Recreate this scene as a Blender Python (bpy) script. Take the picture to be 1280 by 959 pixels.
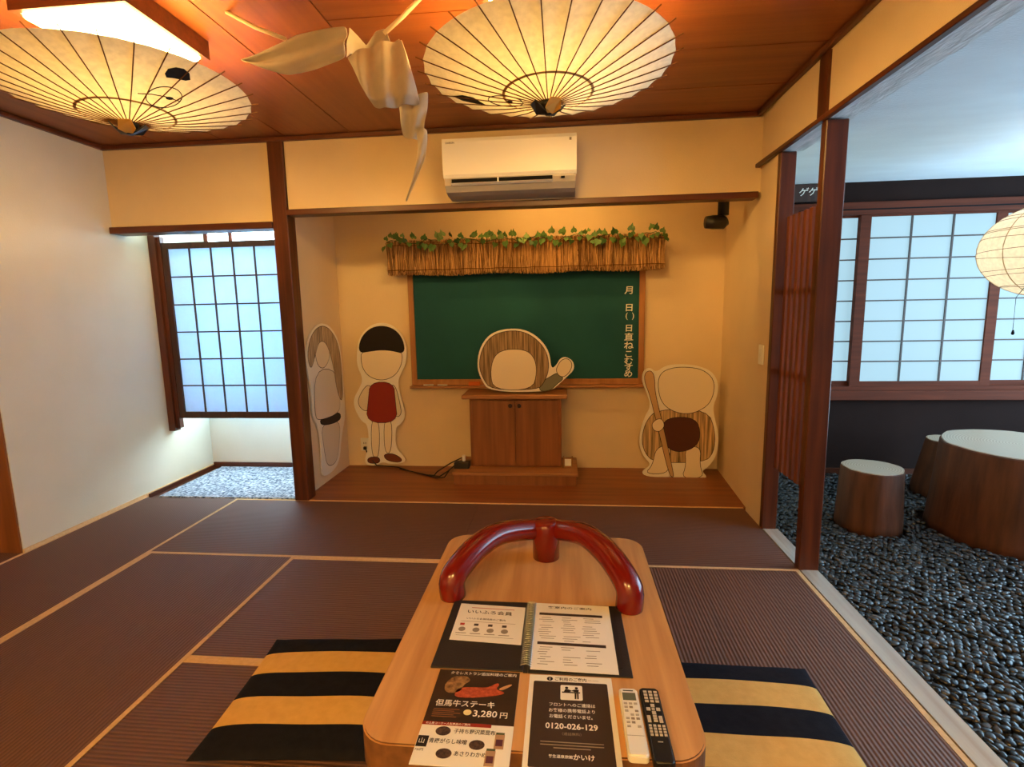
import bpy, bmesh, math, random
import numpy as np
from mathutils import Vector, Matrix
for o in list(bpy.data.objects): bpy.data.objects.remove(o)
S = bpy.context.scene
COL = S.collection
rnd = random.Random(7)
# ------------------------------------------------------------------ camera
FPX = 656.974
YAW, PIT, ROL = (math.radians(a) for a in (5.5785, -8.2341, -1.0871))
fwd = Vector((-math.sin(YAW)*math.cos(PIT), math.cos(YAW)*math.cos(PIT), math.sin(PIT)))
_r = Vector((math.cos(YAW), math.sin(YAW), 0)); _u = _r.cross(fwd)
rgt = _r*math.cos(ROL) + _u*math.sin(ROL)
upv = -_r*math.sin(ROL) + _u*math.cos(ROL)
EYE = Vector((0, 0, 1.36))
cam = bpy.data.cameras.new('camera'); cam_o = bpy.data.objects.new('camera', cam); COL.objects.link(cam_o)
cam.sensor_width = 36; cam.lens = FPX/1280*36; cam.clip_start = .02
M3 = Matrix((rgt, upv, -fwd)).transposed()
cam_o.matrix_world = Matrix.Translation(EYE) @ M3.to_4x4()
S.camera = cam_o
# ------------------------------------------------------------------ world and exposure
W = bpy.data.worlds.new('sky'); S.world = W; W.use_nodes = True
bg = W.node_tree.nodes['Background']; bg.inputs[0].default_value = (.62, .82, 1, 1); bg.inputs[1].default_value = 1.0
S.view_settings.view_transform = 'Standard'; S.view_settings.look = 'None'
S.view_settings.exposure = 0.0; S.view_settings.gamma = 1; S.view_settings.use_curve_mapping = False
LAMP_WARM = (1, .595, .17)
LAMP_L = 85.0          # ceiling lamp diffusers above the umbrellas
LAMP_FILL = 175.0       # bare fill lamps added behind the camera to brighten the room
ALCOVE_L = 42.0         # lamp strip behind the alcove lintel
WIN_LEFT = 17.5         # frosted window behind the hanging shoji
WIN_RIGHT = .72        # paper panes of the gravel room window
WIN_FILL = 10.0         # unseen side window added to brighten the gravel room
# ------------------------------------------------------------------ helpers
def px(x, y, axis, v):
    "photo pixel -> point on the plane axis=v"
    d = rgt*((x-640)/FPX) - upv*((y-479.5)/FPX) + fwd
    i = 'xyz'.index(axis); t = (v-EYE[i])/d[i]
    return EYE + d*t
def srgb(r, g, b):
    f = lambda c: (c/255/12.92) if c/255 <= .04045 else ((c/255+.055)/1.055)**2.4
    return (f(r), f(g), f(b))
def mat(name, col, rough=.6, spec=.5, col2=None, nscale=8, stretch=(1,1,1), bump=0, bscale=60, emit=None, estr=0, metallic=0, coat=0, detail=4):
    m = bpy.data.materials.new(name); m.use_nodes = True; nt = m.node_tree; b = nt.nodes['Principled BSDF']
    b.inputs['Base Color'].default_value = (*col, 1); b.inputs['Roughness'].default_value = rough
    b.inputs['Specular IOR Level'].default_value = spec; b.inputs['Metallic'].default_value = metallic; b.inputs['Coat Weight'].default_value = coat
    if col2 or bump:
        tc = nt.nodes.new('ShaderNodeTexCoord'); mp = nt.nodes.new('ShaderNodeMapping'); mp.inputs['Scale'].default_value = stretch
        nt.links.new(tc.outputs['Object'], mp.inputs['Vector'])
    if col2:
        n = nt.nodes.new('ShaderNodeTexNoise'); n.inputs['Scale'].default_value = nscale; n.inputs['Detail'].default_value = detail
        r = nt.nodes.new('ShaderNodeValToRGB'); r.color_ramp.elements[0].color = (*col, 1); r.color_ramp.elements[1].color = (*col2, 1)
        r.color_ramp.elements[0].position = .3; r.color_ramp.elements[1].position = .7
        nt.links.new(mp.outputs[0], n.inputs['Vector']); nt.links.new(n.outputs[0], r.inputs[0]); nt.links.new(r.outputs[0], b.inputs['Base Color'])
    if bump:
        n2 = nt.nodes.new('ShaderNodeTexNoise'); n2.inputs['Scale'].default_value = bscale; n2.inputs['Detail'].default_value = 3
        bp = nt.nodes.new('ShaderNodeBump'); bp.inputs['Strength'].default_value = bump; bp.inputs['Distance'].default_value = .004
        nt.links.new(mp.outputs[0], n2.inputs['Vector']); nt.links.new(n2.outputs[0], bp.inputs['Height']); nt.links.new(bp.outputs[0], b.inputs['Normal'])
    if emit:
        b.inputs['Emission Color'].default_value = (*emit, 1); b.inputs['Emission Strength'].default_value = estr
    return m
def wood(name, c1, c2, axis='z', rough=.45, scale=9, spec=.45, bump=.12):
    st = {'x': (.09, 1.6, 1.6), 'y': (1.6, .09, 1.6), 'z': (1.6, 1.6, .09)}[axis]
    return mat(name, srgb(*c1), rough, spec, srgb(*c2), scale*2.2, st, bump, scale*8)
def paper(name, col, trans, even=.84):
    "translucent washi: diffuse front mixed with light coming through"
    m = bpy.data.materials.new(name); m.use_nodes = True; nt = m.node_tree; nt.nodes.clear()
    out = nt.nodes.new('ShaderNodeOutputMaterial'); mx = nt.nodes.new('ShaderNodeMixShader'); mx.inputs[0].default_value = trans
    d = nt.nodes.new('ShaderNodeBsdfDiffuse'); t = nt.nodes.new('ShaderNodeBsdfTranslucent')
    n = nt.nodes.new('ShaderNodeTexNoise'); n.inputs['Scale'].default_value = 45; n.inputs['Detail'].default_value = 5
    tc = nt.nodes.new('ShaderNodeTexCoord'); r = nt.nodes.new('ShaderNodeValToRGB')
    r.color_ramp.elements[0].color = (col[0]*even, col[1]*even, col[2]*even, 1); r.color_ramp.elements[1].color = (*col, 1)
    r.color_ramp.elements[0].position = .3; r.color_ramp.elements[1].position = .65
    nt.links.new(tc.outputs['Object'], n.inputs['Vector']); nt.links.new(n.outputs[0], r.inputs[0])
    for s in (d, t): nt.links.new(r.outputs[0], s.inputs[0])
    nt.links.new(d.outputs[0], mx.inputs[1]); nt.links.new(t.outputs[0], mx.inputs[2]); nt.links.new(mx.outputs[0], out.inputs[0])
    return m
def tag(o, label=None, cat=None, group=None, kind=None):
    if label: o['label'] = label
    if cat: o['category'] = cat
    if group: o['group'] = group
    if kind: o['kind'] = kind
    return o
def empty(name, loc, label=None, cat=None, group=None, kind=None):
    o = bpy.data.objects.new(name, None); COL.objects.link(o); o.location = loc; o.empty_display_size = .05
    return tag(o, label, cat, group, kind)
WLOC = {}
def wl(o):
    "world translation of an object (no rotations used on parents)"
    p = Vector(o.location) if o.name not in WLOC else WLOC[o.name]
    return p
def link(name, me, m, parent=None, loc=None, rot=None, smooth=False):
    o = bpy.data.objects.new(name, me); COL.objects.link(o)
    if m is not None and not me.materials: me.materials.append(m)
    if smooth: me.polygons.foreach_set('use_smooth', [True]*len(me.polygons))
    L = Vector(loc) if loc is not None else Vector((0, 0, 0))
    o.location = L
    if rot is not None: o.rotation_euler = rot
    WLOC[o.name] = L.copy()
    if parent is not None:
        o.parent = parent
        o.matrix_parent_inverse = (Matrix.Translation(wl(parent)) @ parent.rotation_euler.to_matrix().to_4x4()).inverted()
    return o
def mesh(vs, fs):
    me = bpy.data.meshes.new('m'); me.from_pydata([tuple(v) for v in vs], [], fs); me.update(); return me
def bm2me(bm):
    me = bpy.data.meshes.new('m'); bmesh.ops.recalc_face_normals(bm, faces=bm.faces); bm.to_mesh(me); bm.free(); return me
def bm_box(bm, x0, x1, y0, y1, z0, z1):
    v = [bm.verts.new(p) for p in ((x0,y0,z0),(x1,y0,z0),(x1,y1,z0),(x0,y1,z0),(x0,y0,z1),(x1,y0,z1),(x1,y1,z1),(x0,y1,z1))]
    for f in ((3,2,1,0),(4,5,6,7),(0,1,5,4),(1,2,6,5),(2,3,7,6),(3,0,4,7)): bm.faces.new([v[i] for i in f])
    return v
def box(name, x0, x1, y0, y1, z0, z1, m, parent=None, bev=0, seg=1):
    bm = bmesh.new()
    c = Vector(((x0+x1)/2, (y0+y1)/2, z0))
    bm_box(bm, x0, x1, y0, y1, z0, z1)
    if bev: bmesh.ops.bevel(bm, geom=list(bm.edges), offset=bev, segments=seg, profile=.5, affect='EDGES')
    return link(name, bm2me(bm), m, parent)
def boxes(name, lst, m, parent=None):
    bm = bmesh.new()
    for b in lst: bm_box(bm, *b)
    return link(name, bm2me(bm), m, parent)
def struct(o): o['kind'] = 'structure'; return o
def tube(pts, r, n=8, caps=True, ref=(0, 0, 1)):
    "swept tube through pts; r scalar or list"
    pts = [Vector(p) for p in pts]; vs, fs = [], []
    ref = Vector(ref)
    for i, p in enumerate(pts):
        t = (pts[min(i+1, len(pts)-1)] - pts[max(i-1, 0)]).normalized()
        a = t.cross(ref)
        if a.length < .05: a = t.cross(Vector((0, 1, 0)))
        a.normalize(); b = a.cross(t)
        rr = r[i] if isinstance(r, (list, tuple)) else r
        for k in range(n):
            th = 2*math.pi*k/n; vs.append(p + a*math.cos(th)*rr + b*math.sin(th)*rr)
    for i in range(len(pts)-1):
        for k in range(n):
            fs.append((i*n+k, i*n+(k+1) % n, (i+1)*n+(k+1) % n, (i+1)*n+k))
    if caps: fs.append(tuple(range(n))[::-1]); fs.append(tuple((len(pts)-1)*n+k for k in range(n)))
    return vs, fs
def tube_o(name, pts, r, m, parent=None, n=8, ref=(0, 0, 1)): return link(name, mesh(*tube(pts, r, n, True, ref)), m, parent, smooth=True)
def lathe(name, prof, c, m, parent=None, n=32, smooth=True, wob=None):
    vs, fs = [], []
    for j, (r, z) in enumerate(prof):
        for k in range(n):
            th = 2*math.pi*k/n; rr = r*(wob(th, z) if wob else 1)
            vs.append((c[0]+rr*math.cos(th), c[1]+rr*math.sin(th), c[2]+z))
    for j in range(len(prof)-1):
        for k in range(n): fs.append((j*n+k, j*n+(k+1) % n, (j+1)*n+(k+1) % n, (j+1)*n+k))
    fs.append(tuple(range(n))[::-1]); fs.append(tuple((len(prof)-1)*n+k for k in range(n)))
    return link(name, mesh(vs, fs), m, parent, smooth=smooth)
def smooth_poly(p, it=2):
    for _ in range(it):
        q = []
        for i in range(len(p)):
            a, b = Vector(p[i]), Vector(p[(i+1) % len(p)]); q += [a*.75+b*.25, a*.25+b*.75]
        p = q
    return p
def prism(pts, nrm, t):
    "extrude a planar polygon (list of Vectors) by t along nrm"
    bm = bmesh.new(); v = [bm.verts.new(p) for p in pts]; f = bm.faces.new(v)
    r = bmesh.ops.extrude_face_region(bm, geom=[f])
    bmesh.ops.translate(bm, verts=[e for e in r['geom'] if isinstance(e, bmesh.types.BMVert)], vec=Vector(nrm)*t)
    return bm2me(bm)
def rounded_rect(x0, x1, y0, y1, r, n=6):
    p = []
    for cx, cy, a in ((x1-r, y1-r, 0), (x0+r, y1-r, 90), (x0+r, y0+r, 180), (x1-r, y0+r, 270)):
        for k in range(n+1):
            th = math.radians(a+90*k/n); p.append((cx+r*math.cos(th), cy+r*math.sin(th)))
    return p
FONT_DATA = {}
def text(body, size, m, parent, o, xd=(1,0,0), yd=(0,1,0), bold=0, align='LEFT', sx=1.0, name='lettering', thick=.0003):
    c = bpy.data.curves.new('t', 'FONT'); c.body = body; c.size = size; c.offset = bold*size; c.align_x = align; c.resolution_u = 2
    t = bpy.data.objects.new('t', c); COL.objects.link(t)
    bpy.context.view_layer.update()
    me = bpy.data.meshes.new_from_object(t.evaluated_get(bpy.context.evaluated_depsgraph_get()))
    bpy.data.objects.remove(t); bpy.data.curves.remove(c)
    xd, yd, o = Vector(xd), Vector(yd), Vector(o)
    for v in me.vertices: v.co = o + xd*(v.co.x*sx) + yd*v.co.y
    me.materials.clear()
    return link(name, me, m, parent)
# ------------------------------------------------------------------ materials
M = {}
WALL = (.80, .63, .40)
M['wall'] = mat('cream_plaster', WALL, .95, .1, (.75, .585, .365), 2.5, bump=.35, bscale=160)
M['wall_pale'] = mat('pale_plaster', (.74, .68, .55), .95, .1, (.70, .64, .51), 3, bump=.3, bscale=160)
M['dark_wall'] = mat('dark_plaster', (.022, .0135, .012), 1, .05, (.026, .016, .014), 4, bump=.2, bscale=120)
M['post_z'] = wood('dark_post_wood', (98, 48, 22), (68, 31, 14), 'z', .38)
M['post_x'] = wood('dark_beam_wood', (98, 48, 24), (70, 32, 16), 'x', .4)
M['post_y'] = wood('dark_beam_wood_deep', (98, 48, 24), (70, 32, 16), 'y', .4)
M['slat'] = wood('slat_wood', (132, 66, 34), (92, 44, 22), 'z', .5)
M['ceil_x'] = wood('ceiling_board_x', (142, 82, 44), (120, 64, 34), 'x', .42, 5)
M['ceil_y'] = wood('ceiling_board_y', (142, 82, 44), (120, 64, 34), 'y', .42, 5)
M['alc_floor'] = wood('alcove_floor_wood', (150, 86, 44), (118, 62, 30), 'x', .35, 5)
M['oak'] = wood('pale_oak', (216, 164, 106), (188, 134, 80), 'y', .42, 8)
M['oak_shaded'] = wood('pale_oak_shaded', (128, 86, 52), (104, 68, 40), 'y', .5, 10)  # same oak with shade put into the colour, for the board sides
M['cab'] = wood('cabinet_wood', (150, 92, 50), (120, 70, 36), 'z', .45, 6)
M['cab_x'] = wood('cabinet_top_wood', (176, 122, 76), (150, 98, 58), 'x', .42, 6)
M['frame'] = wood('board_frame_wood', (176, 122, 70), (150, 98, 54), 'z', .5, 7)
M['sill'] = wood('pale_sill', (196, 186, 172), (168, 154, 138), 'y', .22, 8, .8)
M['wframe'] = wood('window_frame_wood', (104, 50, 30), (80, 37, 22), 'x', .75, 9, .2)
M['kumiko'] = mat('dark_lattice', srgb(64, 44, 34), .5)
M['shoji_frame'] = wood('shoji_dark_wood', (74, 44, 30), (52, 30, 20), 'z', .5)
M['navy'] = mat('navy_cloth', srgb(30, 30, 38), .95, .1, srgb(24, 24, 32), 40, bump=.25, bscale=300)
M['yellow'] = mat('yellow_cloth', srgb(226, 182, 106), .95, .1, srgb(216, 170, 96), 30, bump=.25, bscale=300)
M['border'] = mat('tatami_border_cloth', srgb(226, 190, 142), .9, .1, srgb(214, 176, 128), 60, bump=.2, bscale=300)
M['red'] = mat('red_lacquer', srgb(122, 22, 13), .2, .5, srgb(108, 18, 11), 3, coat=.3)
M['white_pl'] = mat('white_plastic', srgb(236, 232, 222), .35, .5)
M['grey_pl'] = mat('grey_plastic', srgb(180, 172, 160), .4, .5)
M['black'] = mat('black_plastic', srgb(22, 21, 22), .4, .5)
M['soot'] = mat('dark_gap', srgb(12, 11, 11), .8, .2)
M['board'] = mat('chalkboard_green', srgb(20, 74, 82), .75, .25, srgb(26, 84, 90), 2.2, bump=.05, bscale=90)
M['chalk'] = mat('chalk_white', srgb(240, 238, 228), .9, .1)
M['leather'] = mat('black_binder_cover', srgb(40, 34, 32), .55, .4, bump=.2, bscale=250)
M['paper'] = mat('white_print_paper', srgb(240, 234, 222), .6, .3)
M['ink'] = mat('dark_ink', srgb(40, 32, 30), .7, .2)
M['grey_ink'] = mat('grey_ink', srgb(150, 138, 122), .7, .2)
M['brown_ink'] = mat('brown_print', srgb(58, 44, 38), .45, .4)
M['steel'] = mat('steel_wire', (.7, .7, .68), .25, .5, metallic=1)
M['cloth'] = mat('white_cotton_cloth', srgb(196, 188, 174), .9, .1, srgb(186, 176, 160), 12, bump=.15, bscale=200)
M['rope'] = mat('pale_cord', srgb(226, 210, 184), .9, .1)
M['carpet'] = mat('speckled_grey_carpet', srgb(70, 84, 108), .95, .1, srgb(206, 216, 228), 55, detail=1, bump=.5, bscale=200)
M['plaster_white'] = mat('white_textured_ceiling', (.80, .85, .88), .85, .2, (.74, .78, .81), 2.2, (1, 3, 1), .55, 55)
M['rough_plaster'] = mat('rough_white_plaster', (.84, .87, .88), .9, .2, (.58, .62, .62), 9, (4, 1, 1), 1.0, 22)
M['gold'] = mat('gold_cloth', srgb(206, 150, 60), .6, .4)
M['rib'] = mat('bamboo_rib', srgb(104, 64, 28), .7, .2)
M['umbrella'] = paper('oiled_umbrella_paper', (.93, .85, .66), .06)
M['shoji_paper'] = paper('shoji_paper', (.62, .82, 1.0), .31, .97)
def emitter(name, c, s, base=.25):
    m = bpy.data.materials.new(name); m.use_nodes = True; b = m.node_tree.nodes['Principled BSDF']
    b.inputs['Base Color'].default_value = (base, base, base, 1); b.inputs['Emission Color'].default_value = (*c, 1); b.inputs['Emission Strength'].default_value = s
    return m
M['lamp'] = emitter('lamp_diffuser', LAMP_WARM, LAMP_L)
M['lamp_fill'] = emitter('fill_lamp_diffuser', LAMP_WARM, LAMP_FILL)
M['alcove_lamp'] = emitter('alcove_lamp_tube', LAMP_WARM, ALCOVE_L)
M['win_left'] = emitter('lit_frosted_glass', (.58, .83, 1), WIN_LEFT)
M['win_right'] = emitter('lit_window_paper', (.50, .83, 1.0), WIN_RIGHT, .08)
M['win_fill'] = emitter('fill_window_glass', (.46, .75, 1), WIN_FILL)
def tatami(name, axis):
    m = bpy.data.materials.new(name); m.use_nodes = True; nt = m.node_tree; b = nt.nodes['Principled BSDF']
    b.inputs['Roughness'].default_value = .6; b.inputs['Specular IOR Level'].default_value = .35
    tc = nt.nodes.new('ShaderNodeTexCoord'); w = nt.nodes.new('ShaderNodeTexWave'); w.bands_direction = 'Y' if axis == 'x' else 'X'
    w.wave_profile = 'SIN'; w.inputs['Scale'].default_value = 20.5; w.inputs['Distortion'].default_value = .12; w.inputs['Detail'].default_value = 1
    n = nt.nodes.new('ShaderNodeTexNoise'); n.inputs['Scale'].default_value = 90; n.inputs['Detail'].default_value = 4
    mp = nt.nodes.new('ShaderNodeMapping'); mp.inputs['Scale'].default_value = (1, 6, 1) if axis == 'x' else (6, 1, 1)
    r = nt.nodes.new('ShaderNodeValToRGB'); r.color_ramp.elements[0].color = (*srgb(82, 54, 44), 1); r.color_ramp.elements[1].color = (*srgb(124, 89, 75), 1)
    mx = nt.nodes.new('ShaderNodeMix'); mx.data_type = 'FLOAT'; mx.inputs[0].default_value = .4
    bp = nt.nodes.new('ShaderNodeBump'); bp.inputs['Strength'].default_value = .5; bp.inputs['Distance'].default_value = .004
    for a, c in ((tc.outputs['Object'], w.inputs['Vector']), (tc.outputs['Object'], mp.inputs[0]), (mp.outputs[0], n.inputs['Vector']), (w.outputs['Fac'], mx.inputs[2]),
                 (n.outputs[0], mx.inputs[3]), (mx.outputs[0], r.inputs[0]), (r.outputs[0], b.inputs['Base Color']), (w.outputs['Fac'], bp.inputs['Height']), (bp.outputs[0], b.inputs['Normal'])):
        nt.links.new(a, c)
    return m
M['tatami_x'] = tatami('brown_tatami_ribs_x', 'x'); M['tatami_y'] = tatami('brown_tatami_ribs_y', 'y')
# ------------------------------------------------------------------ structure
XL, XR, YA, ZC = -3.13, 1.20, 3.51, 2.50      # left wall, right wall, alcove front, ceiling
YB, YBL, YR = 4.36, 4.30, 4.36                # alcove back, left recess back, gravel room back
floor = struct(box('floor', -4.6, XR, -2.2, YA, -.08, -.03, M['post_x']))
def mat_tile(x0, x1, y0, y1, axis, edges):
    t = box('tatami_mat', x0+.001, x1-.001, y0+.001, y1-.001, -.03, 0, M['tatami_'+axis], floor)
    for e in edges:
        w = .021
        b = {'l': (x0+.001, x0+w, y0, y1), 'r': (x1-w, x1-.001, y0, y1), 'n': (x0, x1, y0+.001, y0+w), 'f': (x0, x1, y1-w, y1-.001)}[e]
        box('border', *b, -.002, .0015, M['border'], t)
mat_tile(XL, -2.38, 1.75, YA, 'y', 'lr')
mat_tile(-4.6, -2.38, .0, 1.75, 'y', 'r'); mat_tile(-4.6, XL, 1.75, 2.6, 'y', '')
mat_tile(-2.38, -.59, 2.64, YA, 'x', 'nf'); mat_tile(-.59, XR, 2.64, YA, 'x', 'nf')
mat_tile(-2.38, -1.495, .85, 2.64, 'y', 'lr')
mat_tile(-1.495, .31, 1.78, 2.64, 'x', 'nf')
mat_tile(.31, XR, .85, 2.64, 'y', 'r')
mat_tile(-1.495, .31, .85, 1.78, 'x', 'f')
mat_tile(-2.38, XR, -.9, .85, 'x', 'f'); mat_tile(-4.6, -2.38, -2.2, 0, 'y', 'r'); mat_tile(-2.38, XR, -2.2, -.9, 'x', 'f')
af = struct(box('floor_alcove', -1.89, 1.28, YA+.001, YB, -.06, 0, M['alc_floor']))
struct(box('floor_recess', XL, -1.93, YA+.001, YBL, -.06, -.012, M['post_x']))
gf = struct(box('floor_gravel_room', 1.29, 4.0, -2.2, YR, -.14, -.07, M['dark_wall']))
struct(box('trim_sill', XR+.004, 1.29, -2.2, 3.16, -.08, .004, M['sill']))
# walls
struct(box('wall_left_jamb', XL-.12, XL-.004, 2.594, 2.604, -.03, ZC, M['cab']))
struct(box('wall_left', XL-.12, XL, 2.6045, YBL+.1, -.08, ZC, M['wall_pale']))
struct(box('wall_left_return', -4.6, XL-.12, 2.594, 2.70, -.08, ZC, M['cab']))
struct(box('wall_left_near', -4.72, -4.6, -2.3, 2.7, -.08, ZC, M['wall']))
struct(box('wall_behind', -4.72, 4.0, -2.32, -2.2, -.14, ZC, M['wall']))
struct(box('wall_back_left', XL, -1.94, YA, YA+.1, 1.965, ZC, M['wall']))
struct(box('wall_back', -1.83, XR+.09, YA, YA+.06, 2.035, ZC, M['wall']))
struct(box('wall_alcove_left', -1.945, -1.89, YA+.02, YB+.1, -.06, 2.45, M['wall']))
struct(box('wall_alcove_back', -1.89, 1.30, YB, YB+.1, -.06, 2.45, M['wall']))
me = mesh([(XR, 3.198, -.06), (1.272, YB, -.06), (1.31, YB, -.06), (1.279, 3.198, -.06), (XR, 3.198, ZC), (1.272, YB, ZC), (1.31, YB, ZC), (1.279, 3.198, ZC)],
          [(3,2,1,0),(4,5,6,7),(0,1,5,4),(1,2,6,5),(2,3,7,6),(3,0,4,7)])
struct(link('wall_alcove_right', me, M['wall']))
struct(box('ceiling_alcove', -1.89, 1.29, YA+.06, YB, 2.45, 2.5, M['wall']))
struct(box('ceiling_recess', XL, -1.94, YA+.1, YBL, 2.3, 2.36, M['wall_pale']))
struct(box('wall_right_upper', XR, 1.29, -2.2, 3.198, 2.20, ZC, M['wall']))
# gravel room shell
struct(box('ceiling_gravel_room', 1.29, 4.0, -2.2, YR, 2.245, 2.33, M['plaster_white']))
wg = struct(boxes('wall_gravel_back', [(1.30, 1.72, YR, YR+.1, -.14, 2.33), (1.72, 4.1, YR, YR+.1, -.14, .585), (1.72, 4.1, YR, YR+.1, 2.095, 2.33), (3.95, 4.1, YR, YR+.1, .585, 2.095)], M['dark_wall']))
struct(boxes('wall_gravel_side', [(4.0, 4.1, -2.2, 1.2, -.14, 2.33), (4.0, 4.1, 4.2, YR, -.14, 2.33), (4.0, 4.1, 1.2, 4.2, -.14, .35), (4.0, 4.1, 1.2, 4.2, 2.05, 2.33)], M['dark_wall']))
# ceiling with boards
ceiling = struct(box('ceiling', -4.7, 1.29, -2.3, YA+.1, ZC+.012, ZC+.06, M['soot']))
g = .003
xs = [-4.6, -4.02, -3.58, -3.13, -2.69, -2.25, -1.805, -1.362, -.927]
for a, b in zip(xs, xs[1:]): box('ceiling_board', a+g, b-g, -2.2, YA, ZC, ZC+.014, M['ceil_y'], ceiling)
ys = [3.51, 3.08, 2.636, 2.19, 1.745, 1.30, .855, .41, -.035, -.48, -.925, -1.37, -1.815, -2.2]
for b, a in zip(ys, ys[1:]): box('ceiling_board', -.927+g, XR, a+g, b-g, ZC, ZC+.014, M['ceil_x'], ceiling)
# mouldings round the ceiling
struct(box('trim_ceiling_back', XL, XR, YA-.03, YA, ZC-.028, ZC-.001, M['post_x'], bev=.004))
struct(box('trim_ceiling_right', XR-.03, XR, -2.2, YA-.031, ZC-.028, ZC-.001, M['post_y'], bev=.004))
struct(box('trim_ceiling_left', XL, XL+.03, 2.6, YA-.031, ZC-.028, ZC-.001, M['post_y'], bev=.004))
# posts and lintels
struct(box('trim_pillar', -1.94, -1.835, YA-.02, YA+.09, 0, ZC, M['post_z'], bev=.004))
struct(box('trim_lintel_alcove', -1.834, XR-.002, YA-.035, YA+.07, 1.998, 2.035, M['post_x'], bev=.003))
struct(box('trim_lintel_recess', XL+.002, -1.941, YA-.03, YA+.11, 1.918, 1.962, M['post_x'], bev=.003))
struct(box('trim_lintel_right', XR-.022, 1.206, -2.2, 3.50, 2.177, 2.20, M['post_y'], bev=.003))
struct(box('trim_soffit', 1.2065, 1.33, -2.2, 3.195, 2.183, 2.245, M['rough_plaster'], bev=.006))
struct(box('trim_post_near', XR-.004, 1.294, 2.65, 2.702, .0, 2.1765, M['post_z'], bev=.004))
struct(box('trim_post_near_upper', XR-.012, XR, 2.648, 2.735, 2.2, ZC-.03, M['post_z']))
struct(box('trim_post_far', XR-.004, 1.28, 3.155, 3.197, .0, 2.1765, M['post_z'], bev=.004))
struct(box('baseboard_left', XL, XL+.012, 2.60, YBL, .0, .022, M['border']))
struct(box('baseboard_recess', XL+.012, -1.945, YBL-.015, YBL, -.012, .038, M['post_x']))
struct(box('baseboard_recess_side', XL+.013, XL+.022, YA+.02, YBL-.016, -.012, .018, M['post_y']))
struct(box('baseboard_gravel', 1.32, 3.98, YR-.012, YR, -.07, .02, M['post_x']))
# ------------------------------------------------------------------ lattice of slats between the two posts
lat = empty('slat_screen', (1.25, 2.95, .40), 'dark wooden screen of upright slats between two posts by the gravel bed', 'screen')
for k in range(6):
    y = 2.755+k*.066
    box('slat', 1.232, 1.262, y, y+.034, .40, 1.825, M['slat'], lat, bev=.002)
for z in (.95, 1.4): box('rail', 1.262, 1.277, 2.704, 3.153, z, z+.035, M['post_y'], lat)
# ------------------------------------------------------------------ left recess: frosted window, hanging shoji
w1 = struct(boxes('wall_recess_back', [(XL, -1.945, YBL, YBL+.1, -.08, .60), (XL, -1.945, YBL, YBL+.1, 2.06, 2.4), (XL, -3.02, YBL, YBL+.1, .60, 2.06), (-2.02, -1.945, YBL, YBL+.1, .60, 2.06)], M['wall_pale']))
win1 = struct(empty('window_1', (-2.52, YBL, .6)))
for x in (-3.02, -2.80, -2.05): box('window_post', x, x+.03, YBL+.01, YBL+.05, .6, 2.06, M['wframe'], win1)
for z in (.60, 2.03): box('window_rail', -2.99, -2.05, YBL+.012, YBL+.048, z, z+.03, M['wframe'], win1)
box('pane', -2.99, -2.80, YBL+.025, YBL+.032, .63, 2.03, M['win_left'], win1); box('pane', -2.77, -2.05, YBL+.025, YBL+.032, .63, 2.03, M['win_left'], win1)
SY = 3.86
sh = empty('shoji_screen', (-2.52, SY, .53), 'dark framed shoji lattice screen with white paper hung before the recess window', 'shoji screen')
box('wall_post', XL+.002, XL+.055, SY-.04, SY+.02, .435, 1.96, M['post_z'], sh)
box('edge_post', XL+.056, XL+.085, SY-.02, SY+.02, .455, 1.94, M['post_z'], sh)
x0, x1, z0, z1 = XL+.087, -1.948, .535, 1.895
box('stile', x0, x0+.045, SY-.015, SY+.015, z0, z1, M['shoji_frame'], sh); box('stile', x1-.03, x1, SY-.015, SY+.015, z0, z1, M['shoji_frame'], sh)
box('rail', x0+.0455, x1-.0305, SY-.015, SY+.015, z0, z0+.05, M['shoji_frame'], sh); box('rail', x0+.0455, x1-.0305, SY-.015, SY+.015, z1-.045, z1, M['shoji_frame'], sh)
cx = [x0+.045+i*.1735 for i in range(7)]; cx[-1] = x1-.03
cz = [z0+.05+(z1-.045-z0-.05)*i/6 for i in range(7)]
for i in range(1, 6): box('lattice_bar', cx[i]-.005, cx[i]+.005, SY-.013, SY-.003, cz[0], cz[-1], M['kumiko'], sh)
for j in range(1, 6): box('lattice_bar', cx[0], cx[-1], SY-.012, SY-.004, cz[j]-.005, cz[j]+.005, M['kumiko'], sh)
for i in range(6):
    for j in range(6): box('pane', cx[i]+.0005, cx[i+1]-.0005, SY-.002, SY, cz[j]+.0005, cz[j+1]-.0005, M['shoji_paper'], sh)
cp = box('recess_mat', XL+.10, -1.96, YA+.01, YBL-.03, -.0115, .006, M['carpet'], bev=.003); tag(cp, 'blue grey speckled carpet mat covering the floor of the window recess', 'mat')
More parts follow.
